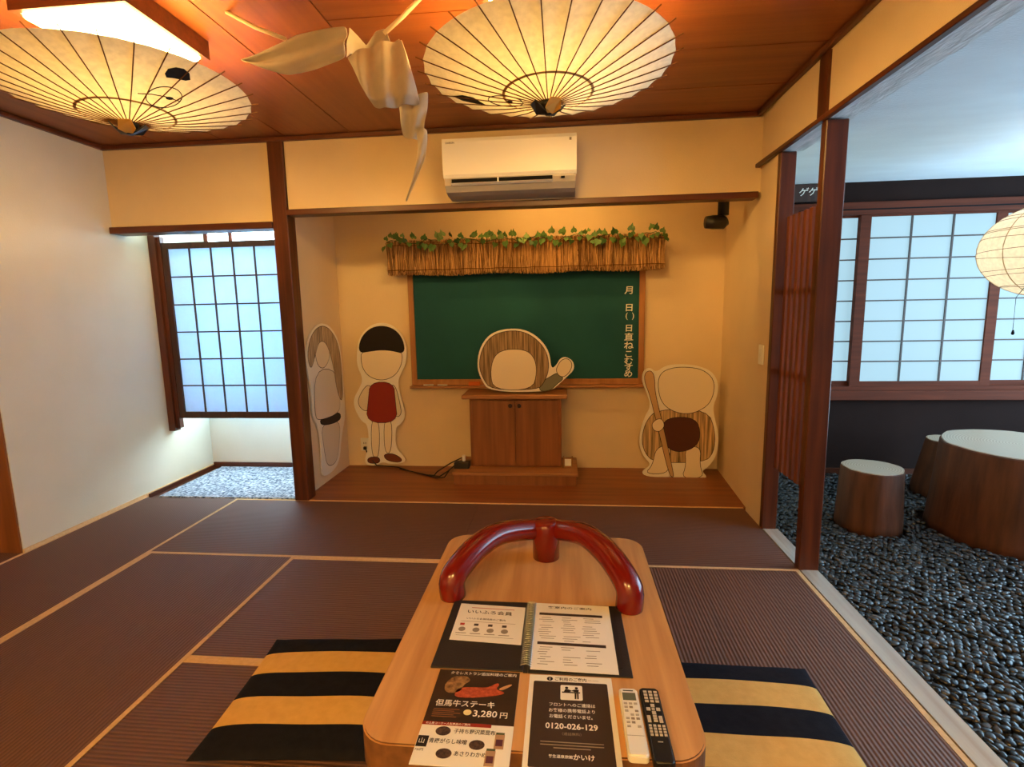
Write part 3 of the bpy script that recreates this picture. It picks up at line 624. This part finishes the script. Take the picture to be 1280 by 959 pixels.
# ------------------------------------------------------------------ giant geta table
TZ = .38
tb = empty('low_table', (-.085, 1.6, 0), 'pale oak low table shaped like a giant wooden sandal with red strap', 'table')
rr = rounded_rect(-.487, .322, 1.035, 2.155, .085, 8)
bm = bmesh.new(); f = bm.faces.new([bm.verts.new((x, y, TZ-.09)) for x, y in rr])
e = bmesh.ops.extrude_face_region(bm, geom=[f]); bmesh.ops.translate(bm, verts=[v for v in e['geom'] if isinstance(v, bmesh.types.BMVert)], vec=(0, 0, .09))
top_edges = [ed for ed in bm.edges if all(abs(v.co.z-TZ) < 1e-5 for v in ed.verts)]
bmesh.ops.bevel(bm, geom=top_edges, offset=.004, segments=2, affect='EDGES')
bme = bm2me(bm); bme.materials.append(M['oak']); bme.materials.append(M['oak_shaded'])
for p in bme.polygons: p.material_index = 1 if abs(p.normal.z) < .3 else 0  # upright faces get the oak darkened to stand in for shade
link('board', bme, None, tb)
for y in (1.26, 1.80): box('tooth', -.40, .235, y, y+.13, 0, TZ-.09, M['oak_shaded'], tb, bev=.006)
def arm(base, line):
    "centre line read off the photo, taken on the upright curved surface from toe post to arm base"
    p0 = Vector((-.069, 1.965, 0)); b = Vector(base); P = [Vector((p0.x, p0.y, TZ+.115)), Vector((p0.x+.05*(1 if b.x > p0.x else -1), p0.y-.004, TZ+.115))]
    for x, y in line:
        d = rgt*((x-640)/FPX)-upv*((y-479.5)/FPX)+fwd
        for k in range(2000):                              # march to the curved upright surface the arm lies in
            q = EYE+d*(1.2+k*.0008); f = min(1, max(0, (q.x-p0.x)/(b.x-p0.x)))
            if q.y >= p0.y+(b.y-p0.y)*f**1.7: break
        P.append(q)
    P[-1] = Vector((b.x, b.y, max(P[-1].z, TZ+.03))); P.append(Vector((b.x, b.y, TZ+.0005)))
    out = []
    for k in range(len(P)-1):                              # Catmull-Rom
        a, c, d, e = P[max(k-1, 0)], P[k], P[k+1], P[min(k+2, len(P)-1)]
        for u in (0, .25, .5, .75): out.append(.5*((2*c)+(d-a)*u+(2*a-5*c+4*d-e)*u*u+(3*c-a-3*d+e)*u**3))
    return out+[P[-1]]
for base, line in (((-.380, 1.66, TZ), [(627.5,666),(601,680.5),(579.7,701.7),(568.5,722)]), ((.212, 1.625, TZ), [(728,667.5),(752,684.5),(771,707),(781.5,731)])):
    ar = arm(base, line); tube_o('strap_arm', ar, [.037+.008*min(1, k/(len(ar)*.5)) for k in range(len(ar))], M['red'], tb, 24, (0, 1, 0))
lathe('toe_post', [(.052, 0), (.053, .10), (.053, .132), (.048, .148), (.036, .156), (.0, .158)], (-.069, 1.965, TZ), M['red'], tb, 28)
# ------------------------------------------------------------------ striped floor cushions
def cushion(cx, cy, w, d, rot, label):
    H = .062; root = empty('floor_cushion', (cx, cy, 0), label, 'cushion', 'striped floor cushions'); cr, sr = math.cos(rot), math.sin(rot)
    nu, nv = 26, 8
    def P(u, v, side):
        # u, v in [-1,1]; pillow with pinched corners
        e = (1-abs(u)**4)*(1-abs(v)**4); h = H/2*max(e, 0)**.45
        pin = 1+.0*u; x = u*w/2*(1-.035*(1-abs(v)**2.5)*-1*0-.03*(1-v*v)*abs(u)**3); y = v*d/2*(1-.03*(1-u*u)*abs(v)**3)
        z = H/2+.003+side*h*(1+.05*math.sin(5*u+3*v))
        if side < 0: z = max(z, .002)
        return (cx+x*cr-y*sr, cy+x*sr+y*cr, z)
    bands = [-1, -.62, -.21, .20, .60, 1]
    for k in range(5):
        vs, fs = [], []
        for side in (1, -1):
            o = len(vs)
            for j in range(nv+1):
                v = bands[k]+(bands[k+1]-bands[k])*j/nv
                for i in range(nu+1):
                    uu = -math.cos(math.pi*i/nu); uu = uu*.6+(-1+2*i/nu)*.4
                    vs.append(P(uu, max(-1, min(1, v)), side))
            for j in range(nv):
                for i in range(nu):
                    q = (o+j*(nu+1)+i, o+j*(nu+1)+i+1, o+(j+1)*(nu+1)+i+1, o+(j+1)*(nu+1)+i); fs.append(q if side > 0 else q[::-1])
        link('fabric_stripe', mesh(vs, fs), M['navy'] if k % 2 == 0 else M['yellow'], root, smooth=True)
cushion(-.85, 1.605, .60, .585, .07, 'navy and yellow striped floor cushion on the window recess side of table')
cushion(.585, 1.545, .575, .60, -.01, 'navy and yellow striped floor cushion on the gravel bed side of table')
# ------------------------------------------------------------------ things on the table
def sheet(name, x0, x1, y0, y1, z, m, parent, t=.0008, skew=0):
    bm = bmesh.new(); v = [(x0, y0), (x1, y0+skew), (x1, y1+skew), (x0, y1)]
    vs = [(x, y, z) for x, y in v]+[(x, y, z+t) for x, y in v]
    bm.free(); return link(name, mesh(vs, [(3,2,1,0),(4,5,6,7),(0,1,5,4),(1,2,6,5),(2,3,7,6),(3,0,4,7)]), m, parent)
bi = empty('binder', (-.095, 1.46, TZ), 'open black ring binder with printed guest information pages on table', 'binder')
z = TZ+.0005
box('cover', -.367, -.112, 1.292, 1.628, z, z+.004, M['leather'], bi, bev=.0015); box('cover', -.098, .182, 1.288, 1.624, z, z+.004, M['leather'], bi, bev=.0015); box('spine', -.1115, -.0985, 1.29, 1.626, z, z+.003, M['leather'], bi)
# spiral comb
vs, fs = [], []
for k in range(34):
    y = 1.305+k*.0093
    t = tube([(-.113+.016*math.cos(a)+.008, y, z+.005+.012*max(0, math.sin(a))) for a in [math.pi*i/6 for i in range(7)]], .0011, 5); o = len(vs); vs += t[0]; fs += [tuple(i+o for i in q) for q in t[1]]
link('wire_spiral', mesh(vs, fs), M['steel'], bi, smooth=True)
zp = z+.0055
pl_ = sheet('left_page', -.340, -.125, 1.412, 1.604, zp, M['paper'], bi, .001, -.012)
text('いいふろ会員', .021, M['ink'], pl_, (-.313, 1.552, zp+.0014), (1, -.05, 0), (0, 1, 0), .012, sx=1.18)
sheet('rule', -.300, -.160, 1.580, 1.5825, zp+.0011, fmat((190,90,70)), pl_, .0003, -.006)
text('いいふろ会員特典のご案内', .0105, M['ink'], pl_, (-.308, 1.518, zp+.0014), (1, -.05, 0), (0, 1, 0), .006)
sheet('rule', -.322, -.150, 1.506, 1.5072, zp+.0011, M['grey_ink'], pl_, .0003, -.008)
for k in range(4):
    x = -.322+k*.044
    sheet('print_mark', x, x+.014, 1.485-.002*k, 1.496-.002*k, zp+.0011, M['brown_ink'] if k else fmat((180,70,60)), pl_, .0003)
    link('print_icon', prism([Vector((a+x+.010, b+1.465-.002*k, zp+.0011)) for a, b in [(.011*math.cos(t), .011*math.sin(t)) for t in [2*math.pi*i/12 for i in range(12)]]], (0, 0, 1), .0003), M['grey_ink'], pl_)
    sheet('print_line', x-.006, x+.026, 1.444-.002*k, 1.447-.002*k, zp+.0011, M['grey_ink'], pl_, .0003)
sheet('rule', -.325, -.150, 1.434, 1.4352, zp+.0011, M['grey_ink'], pl_, .0003, -.008)
zr = z+.007
prr = sheet('right_page', -.092, .145, 1.297, 1.620, zr, M['paper'], bi, .001, -.006)
sheet('page_sleeve', .1455, .158, 1.32, 1.605, zr-.001, M['black'], bi, .001)
text('客室内のご案内', .0135, M['ink'], prr, (-.052, 1.592, zr+.0014), (1, -.03, 0), (0, 1, 0), .012, sx=1.5)
for y in (1.553, 1.405): sheet('print_bar', -.078, .120, y, y+.0125, zr+.0011, M['brown_ink'], prr, .0003, -.006)
for y0, n in ((1.538, 12), (1.392, 8)):
    for k in range(n):
        y = y0-k*.0105
        for s in range(3):
            if rnd.random() < .78:
                a = -.078+s*.066+rnd.uniform(0, .012); sheet('print_line', a, a+rnd.uniform(.02, .05), y, y+.0022, zr+.0011, M['grey_ink'], prr, .0003)
# left leaflet: steak menu
lf = empty('menu_leaflet', (-.228, 1.13, TZ), 'steak menu leaflet with dark photo top lying on oak table', 'leaflet')
z = TZ+.0004
L1 = sheet('sheet', -.338, -.119, .985, 1.289, z, M['paper'], lf, .0008); zt = z+.0009
sheet('dark_print', -.338, -.119, 1.105, 1.289, zt, mat('dark_menu_print', srgb(40, 26, 20), .35, .5, srgb(56, 38, 28), 14), lf, .0003); z1 = zt+.0005
C_ = lambda pts: [Vector((x, y, z1)) for x, y in smooth_poly([Vector((a, b, 0)) for a, b in pts], 2) for x, y in [(x, y)]] if False else [Vector((p.x, p.y, z1)) for p in smooth_poly([Vector((a, b, 0)) for a, b in pts], 2)]
link('photo_noodles', prism(C_([(-.315,1.225),(-.300,1.262),(-.262,1.268),(-.245,1.250),(-.262,1.235),(-.268,1.205),(-.302,1.200)]), (0,0,1), .0003), mat('photo_tan', srgb(170,128,80), .5, .4, srgb(90,60,36), 90), lf)
link('photo_steak', prism(C_([(-.282,1.195),(-.275,1.222),(-.235,1.226),(-.198,1.226),(-.176,1.246),(-.168,1.240),(-.178,1.222),(-.150,1.212),(-.160,1.204),(-.190,1.196),(-.235,1.188),(-.270,1.188)]), (0,0,1), .0003), mat('photo_red', srgb(196,92,58), .5, .4, srgb(150,60,38), 120), lf)
link('photo_tongs', prism(C_([(-.172,1.224),(-.140,1.244),(-.134,1.240),(-.160,1.218)]), (0,0,1), .0003), mat('photo_tongs', srgb(200,150,100), .5), lf)
z2 = z1+.0006
text('夕食レストラン追加料理のご案内', .0122, M['paper'], lf, (-.306, 1.2715, z2), bold=.012, sx=.98)
text('但馬牛ステーキ', .0235, M['paper'], lf, (-.322, 1.158, z2), bold=.012, sx=.92)
link('price_seal', prism([Vector((-.236+.010*math.cos(t), 1.139+.009*math.sin(t), z2)) for t in [2*math.pi*i/20 for i in range(20)]], (0,0,1), .0003), fmat((236,214,150)), lf)
text('3,280', .028, M['paper'], lf, (-.223, 1.128, z2), bold=.012, sx=.98); text('円', .021, M['paper'], lf, (-.157, 1.128, z2), bold=.012)
for k in range(5): sheet('print_line', -.322, -.322+rnd.uniform(.05, .07), 1.146-.006*k, 1.1478-.006*k, z1, fmat((140,96,64)), lf, .0003)
sheet('red_strip', -.338, -.172, 1.096, 1.106, zt+.0004, fmat((150,50,34)), lf, .0003)
text('お土産コーナー人気商品のご案内', .0072, M['paper'], lf, (-.33, 1.0985, zt+.001), bold=.012)
for x, y in ((-.283, 1.080), (-.198, 1.046), (-.268, 1.018)):
    link('photo_dish', prism([Vector((x+.018*math.cos(t), y+.0135*math.sin(t), zt)) for t in [2*math.pi*i/20 for i in range(20)]], (0,0,1), .0003), mat('photo_dish', srgb(52,40,40), .5, .3, srgb(96,72,58), 150), lf)
text('子持ち野沢菜昆布', .0145, M['ink'], lf, (-.258, 1.0765, zt+.0002), bold=.012, sx=.85); text('青唐がらし味噌', .0145, M['ink'], lf, (-.310, 1.046, zt+.0002), bold=.012, sx=.88); text('あさりわかめ', .0145, M['ink'], lf, (-.246, 1.0145, zt+.0002), bold=.012, sx=.85)
sheet('product_pack', -.337, -.312, 1.033, 1.064, zt, M['ink'], lf, .0003); text('山', .016, M['paper'], lf, (-.334, 1.043, zt+.0008)); text('720円', .008, M['ink'], lf, (-.336, 1.022, zt+.0002), bold=.01)
for x, y in ((-.148, 1.058), (-.164, 1.012)):
    sheet('product_jar', x-.011, x+.011, y-.02, y+.02, zt, fmat((176,140,110)), lf, .0003); sheet('jar_lid', x-.010, x+.010, y+.02, y+.026, zt, fmat((80,90,60)), lf, .0003); sheet('jar_label', x-.008, x+.008, y-.012, y+.006, zt+.0004, fmat((90,50,60)), lf, .0003)
# right leaflet: front desk guide
lg = empty('guide_leaflet', (.017, 1.14, TZ), 'front desk phone guide sheet with black panel and white border on table', 'leaflet')
z = TZ+.0004; sheet('sheet', -.092, .124, .985, 1.286, z, M['paper'], lg, .0008); zt = z+.0009
rp = rounded_rect(-.080, .111, .998, 1.262, .004, 3); link('dark_panel', prism([Vector((x, y, zt)) for x, y in rp], (0,0,1), .0003), M['brown_ink'], lg); z1 = zt+.0006
link('info_mark', prism([Vector((-.038+.008*math.cos(t), 1.2725+.0075*math.sin(t), zt)) for t in [2*math.pi*i/20 for i in range(20)]], (0,0,1), .0003), M['ink'], lg)
text('i', .013, M['paper'], lg, (-.0395, 1.268, zt+.0006), bold=.03)
text('ご利用のご案内', .0135, M['ink'], lg, (-.026, 1.2675, zt+.0002), bold=.014, sx=.9); text('Information', .006, M['grey_ink'], lg, (.062, 1.270, zt+.0002))
rp = rounded_rect(-.010, .046, 1.198, 1.250, .004, 3); link('icon_panel', prism([Vector((x, y, z1)) for x, y in rp], (0,0,1), .0003), M['paper'], lg); z2 = z1+.0005
def blob(pts): link('pictogram', prism([Vector((x, y, z2)) for x, y in pts], (0,0,1), .0003), M['ink'], lg)
disc = lambda x, y, r: [(x+r*math.cos(t), y+r*math.sin(t)) for t in [2*math.pi*i/14 for i in range(14)]]
blob(disc(.006, 1.240, .0042)); blob(disc(.031, 1.240, .0042)); blob([(-.006,1.222),(.040,1.222),(.040,1.226),(-.006,1.226)]); blob([(-.001,1.2262),(.013,1.2262),(.020,1.2295),(.010,1.235),(.002,1.235)])
blob([(.026,1.2265),(.036,1.2265),(.037,1.235),(.026,1.235),(.018,1.230)]); blob([(.026,1.202),(.030,1.202),(.031,1.2215),(.026,1.2215)]); blob([(.0322,1.202),(.036,1.202),(.036,1.2215),(.0318,1.2215)])
for s, y, w in (('フロントへのご連絡は', 1.177, 1.0), ('お客様の携帯電話より', 1.158, 1.0), ('お電話くださいませ。', 1.139, .97)): text(s, .0128, M['paper'], lg, (.0185, y, z1), bold=.012, align='CENTER', sx=.9*w)
text('0120-026-129', .0235, M['paper'], lg, (.0165, 1.106, z1), bold=.022, align='CENTER', sx=.93)
text('（通話無料）', .0095, M['grey_ink'], lg, (.0165, 1.088, z1), align='CENTER')
for k in range(3): sheet('print_line', -.055+.01*(k == 2)*3, .088-.03*(k == 2), 1.066-.008*k, 1.0682-.008*k, zt+.0005, M['grey_ink'], lg, .0003)
text('皆生温泉旅館', .0095, M['paper'], lg, (-.036, 1.025, z1), bold=.014, sx=.95); text('かいけ', .017, M['paper'], lg, (.018, 1.023, z1), bold=.02, sx=.95)
# remotes
def remote(x, w, y0, y1, h, m, name, label):
    root = empty(name, (x, (y0+y1)/2, TZ), label, 'remote control', 'remote controls on the table')
    p = rounded_rect(x-w/2, x+w/2, y0, y1, .010, 5); bm = bmesh.new(); f = bm.faces.new([bm.verts.new((a, b, TZ+.0005)) for a, b in p])
    e = bmesh.ops.extrude_face_region(bm, geom=[f]); bmesh.ops.translate(bm, verts=[v for v in e['geom'] if isinstance(v, bmesh.types.BMVert)], vec=(0, 0, h))
    ed = [q for q in bm.edges if all(v.co.z > TZ+h*.9 for v in q.verts)]; bmesh.ops.bevel(bm, geom=ed, offset=.004, segments=3, affect='EDGES')
    link('case', bm2me(bm), m, root); return root
r1 = remote(.160, .046, 1.025, 1.232, .018, M['white_pl'], 'remote_control', 'white air conditioner remote with small display beside the black remote'); zt = TZ+.0187
box('display', .144, .176, 1.188, 1.213, zt, zt+.0006, mat('lcd_green', srgb(96, 100, 84), .3), r1); box('brand_print', .147, .172, 1.219, 1.222, zt, zt+.0003, M['ink'], r1)
for j in range(7):
    for i in range(3):
        if (i+j) % 4 != 3: box('button', .1445+i*.0118, .1525+i*.0118, 1.174-j*.0118, 1.1795-j*.0118, zt, zt+.0012, M['grey_ink'] if (i*j) % 3 else M['grey_pl'], r1)
box('flap_line', .141, .179, 1.0795, 1.0802, zt, zt+.0004, M['grey_ink'], r1)
r2 = remote(.2125, .047, 1.012, 1.238, .017, M['black'], 'remote_control', 'black television remote with rows of pale buttons beside white remote'); zt = TZ+.0177
bt = mat('pale_button', srgb(196, 186, 170), .5)
for j in range(4):
    for i in range(3): box('button', .197+i*.0125, .2055+i*.0125, 1.217-j*.0105, 1.2235-j*.0105, zt, zt+.0015, bt, r2)
for i in range(4): a = math.pi/2*i; cx_, cy_ = .2125+.0115*math.cos(a), 1.163+.0115*math.sin(a); box('button', cx_-.0045, cx_+.0045, cy_-.0045, cy_+.0045, zt, zt+.0015, bt, r2)
box('button', .209, .216, 1.1595, 1.1665, zt, zt+.0018, M['grey_pl'], r2)
for x in (.198, .225): box('button', x-.004, x+.004, 1.122, 1.142, zt, zt+.0015, bt, r2)
for j in range(3): box('button', .208, .217, 1.124+j*.0075, 1.129+j*.0075, zt, zt+.0015, bt, r2)
for j in range(4):
    for i in range(4): box('button', .194+i*.0102, .2005+i*.0102, 1.083+j*.0088, 1.0885+j*.0088, zt, zt+.0015, bt, r2)
box('brand_print', .207, .218, 1.066, 1.0685, zt, zt+.0003, M['grey_pl'], r2)
# ------------------------------------------------------------------ tree stumps
m_bark = mat('peeled_log', srgb(98, 58, 36), .7, .3, srgb(66, 37, 22), 14, (1.5, 1.5, .18), .5, 40)
def rings_mat():
    m = bpy.data.materials.new('log_end_grain'); m.use_nodes = True; nt = m.node_tree; b = nt.nodes['Principled BSDF']; b.inputs['Roughness'].default_value = .35
    tc = nt.nodes.new('ShaderNodeTexCoord'); w = nt.nodes.new('ShaderNodeTexWave'); w.wave_type = 'RINGS'; w.rings_direction = 'Z'; w.inputs['Scale'].default_value = 22; w.inputs['Distortion'].default_value = 2.5; w.inputs['Detail'].default_value = 3
    r = nt.nodes.new('ShaderNodeValToRGB'); r.color_ramp.elements[0].color = (*srgb(158, 136, 110), 1); r.color_ramp.elements[1].color = (*srgb(188, 172, 150), 1)
    for p, q in ((tc.outputs['Object'], w.inputs['Vector']), (w.outputs['Fac'], r.inputs[0]), (r.outputs[0], b.inputs['Base Color'])): nt.links.new(p, q)
    return m
m_end = rings_mat()
STUMPS = []
def stump(c, rb, rt, h, label, name='log_stool', cat='stool', seed=0, group='log stools on the gravel'):
    STUMPS.append((c[0], c[1], rb)); root = empty(name, (c[0], c[1], -.07), label, cat, group)
    wob = lambda th, z: 1+.018*math.sin(3*th+seed)+.012*math.sin(7*th+seed*2)+.006*math.sin(13*th)
    lathe('trunk', [(rb*1.02, -.07), (rb, .02), (rb*.6+rt*.4, h*.4), (rt*1.005, h-.012), (rt*.985, h-.003)], (c[0], c[1], 0), m_bark, root, 48, wob=wob)
    o = lathe('cut_face', [(rt*.984, 0), (rt*.975, .004)], (0, 0, 0), m_end, root, 48, smooth=False, wob=wob)
    o.location = (c[0], c[1], h-.003)
stump((1.90, 3.33), .180, .165, .345, 'small round log stool standing alone on the dark pebbles', seed=1)
stump((2.745, 3.93), .20, .135, .37, 'small log stool half hidden behind the large log table', seed=2)
stump((2.70, 3.27), .44, .40, .505, 'large tree trunk table standing on the dark pebbles', 'log_table', 'table', 3, None)
# ------------------------------------------------------------------ paper lantern
la = empty('paper_lantern', (2.745, 3.27, 1.36), 'round washi paper lantern hanging above the large log table', 'lantern')
LR, LH, LC = .345, .265, Vector((2.745, 3.27, 1.625))
m_lan = paper('lantern_paper', (.95, .88, .74), .5)
prof = [(LR*math.sin(math.radians(a)), -LH*math.cos(math.radians(a))) for a in range(14, 167, 8)]
vs, fs = [], []
for r_, z_ in prof:
    for k in range(48): th = 2*math.pi*k/48; vs.append((LC.x+r_*math.cos(th), LC.y+r_*math.sin(th), LC.z+z_))
for j in range(len(prof)-1):
    for k in range(48): fs.append((j*48+k, j*48+(k+1) % 48, (j+1)*48+(k+1) % 48, (j+1)*48+k))
link('shade', mesh(vs, fs), m_lan, la, smooth=True)
for k in range(15):
    a0 = 18+k*10; off = rnd.uniform(-6, 6); tl = rnd.uniform(-7, 7)
    P = []
    for i in range(49):
        th = 2*math.pi*i/48; a = math.radians(min(165, max(15, a0+off+tl*math.sin(th+k))))
        P.append(LC+Vector((LR*1.004*math.sin(a)*math.cos(th), LR*1.004*math.sin(a)*math.sin(th), -LH*1.004*math.cos(a))))
    tube_o('hoop', P, .0013, M['rib'], la, 5)
for k in range(8):
    th = math.pi/4*k+.2
    tube_o('paper_seam', [LC+Vector((LR*1.003*math.sin(math.radians(a))*math.cos(th), LR*1.003*math.sin(math.radians(a))*math.sin(th), -LH*1.003*math.cos(math.radians(a)))) for a in range(15, 166, 10)], .0025, mat('seam_paper', srgb(206, 186, 150), .9), la, 5)
tube_o('hanging_cord', [(LC.x, LC.y, LC.z+LH*.9), (LC.x, LC.y, 2.245)], .004, M['black'], la)
lathe('bulb', [(.012, .08), (.02, .05), (.045, .0), (.04, -.03), (.02, -.048)][::-1], LC, emitter('lantern_bulb', (1, .72, .42), 40), la, 20)
pc0 = px(1270, 376, 'y', 3.2)
tube_o('pull_string', [LC+Vector((-.18, -.06, -.18)), Vector((px(1270, 372, 'y', 3.2))), px(1266, 412, 'y', 3.2)], .0015, M['soot'], la, 5)
b_ = px(1266, 416, 'y', 3.2); lathe('pull_bob', [(.003, .016), (.006, .006), (.008, -.004), (.004, -.012)][::-1], b_, M['soot'], la, 10)
# ------------------------------------------------------------------ river pebbles
bm = bmesh.new(); bmesh.ops.create_icosphere(bm, subdivisions=2, radius=1); bm.verts.ensure_lookup_table()
PV = np.array([v.co[:] for v in bm.verts]); PF = np.array([[v.index for v in f.verts] for f in bm.faces]); bm.free()
PV = np.sign(PV)*np.abs(PV)**.92
rng = np.random.default_rng(3)
def peb_mat():
    m = bpy.data.materials.new('dark_river_pebble'); m.use_nodes = True; nt = m.node_tree; b = nt.nodes['Principled BSDF']; b.inputs['Roughness'].default_value = .32; b.inputs['Specular IOR Level'].default_value = .6
    at = nt.nodes.new('ShaderNodeAttribute'); at.attribute_name = 'tone'; r = nt.nodes.new('ShaderNodeValToRGB')
    e = r.color_ramp.elements; e[0].color = (*srgb(17, 17, 18), 1); e[1].color = (*srgb(78, 75, 74), 1); x = e.new(.6); x.color = (*srgb(35, 34, 35), 1)
    nt.links.new(at.outputs['Fac'], r.inputs[0]); nt.links.new(r.outputs[0], b.inputs['Base Color']); return m
m_peb = peb_mat()
def peb_set(n):
    s = np.stack([rng.uniform(.015, .023, n), rng.uniform(.011, .0155, n), rng.uniform(.0065, .010, n)], 1)
    yaw = rng.uniform(0, 6.28, n); tx = rng.normal(0, .33, n)
    v = PV[None]*s[:, None, :]
    c, q = np.cos(tx)[:, None], np.sin(tx)[:, None]; y, z = v[..., 1]*c-v[..., 2]*q, v[..., 1]*q+v[..., 2]*c; x = v[..., 0]
    ca, sa = np.cos(yaw)[:, None], np.sin(yaw)[:, None]
    return np.stack([x*ca-y*sa, x*sa+y*ca, z], -1)
def peb_mesh(V, tone):
    n = len(V); k = len(PV); me = bpy.data.meshes.new('pebbles'); me.vertices.add(n*k); me.vertices.foreach_set('co', V.reshape(-1))
    F = (PF[None]+(np.arange(n)*k)[:, None, None]).reshape(-1); nf = n*len(PF)
    me.loops.add(nf*3); me.loops.foreach_set('vertex_index', F.astype(np.int32)); me.polygons.add(nf)
    me.polygons.foreach_set('loop_start', np.arange(0, nf*3, 3, dtype=np.int32)); me.polygons.foreach_set('use_smooth', np.ones(nf, bool)); me.update()
    a = me.attributes.new('tone', 'FLOAT', 'POINT'); a.data.foreach_set('value', np.repeat(tone, k).astype(np.float32)); me.materials.append(m_peb); return me
pts = []
for lay, (sp, zc) in enumerate(((.030, -.028), (.030, -.048))):
    gy = np.arange(.75, YR-.02, sp*.8)
    for j, y in enumerate(gy):
        xm = min(3.97, .9*y+.9)
        x = np.arange(1.305+(j % 2)*sp/2+lay*.011, xm, sp)
        pts.append(np.stack([x+rng.uniform(-.006, .006, len(x)), y+rng.uniform(-.006, .006, len(x)), zc+rng.uniform(-.007, .009, len(x))], 1))
PT = np.concatenate(pts)
PT = PT[(PT[:, 0] > 1.312)]
for x, y, r_ in STUMPS: PT = PT[np.hypot(PT[:, 0]-x, PT[:, 1]-y) > r_*1.04+.012]
q = PT-np.array(EYE); dz = q@np.array(fwd); uu = 640+FPX*(q@np.array(rgt))/dz; vv = 479.5-FPX*(q@np.array(upv))/dz
vis = (uu > 985) & (uu < 1276) & (vv < 955) & (PT[:, 2] > -.04)
order = np.argsort(np.where(vis, dz, 99)); near = order[:300]; rest = order[300:]
V = peb_set(len(rest))+PT[rest][:, None, :]
tag(link('pebble_bed', peb_mesh(V, rng.random(len(rest))), None), 'bed of small dark river pebbles covering the side room floor', 'pebbles', kind='stuff')
pm = [peb_mesh(peb_set(1), rng.random(1)) for _ in range(24)]
for i in near:
    tag(link('pebble', pm[rng.integers(24)], None, None, PT[i], (0, 0, rng.uniform(0, 6.28))), 'smooth dark river pebble lying in the gravel bed beside the sill', 'pebble', 'river pebbles beside the sill')
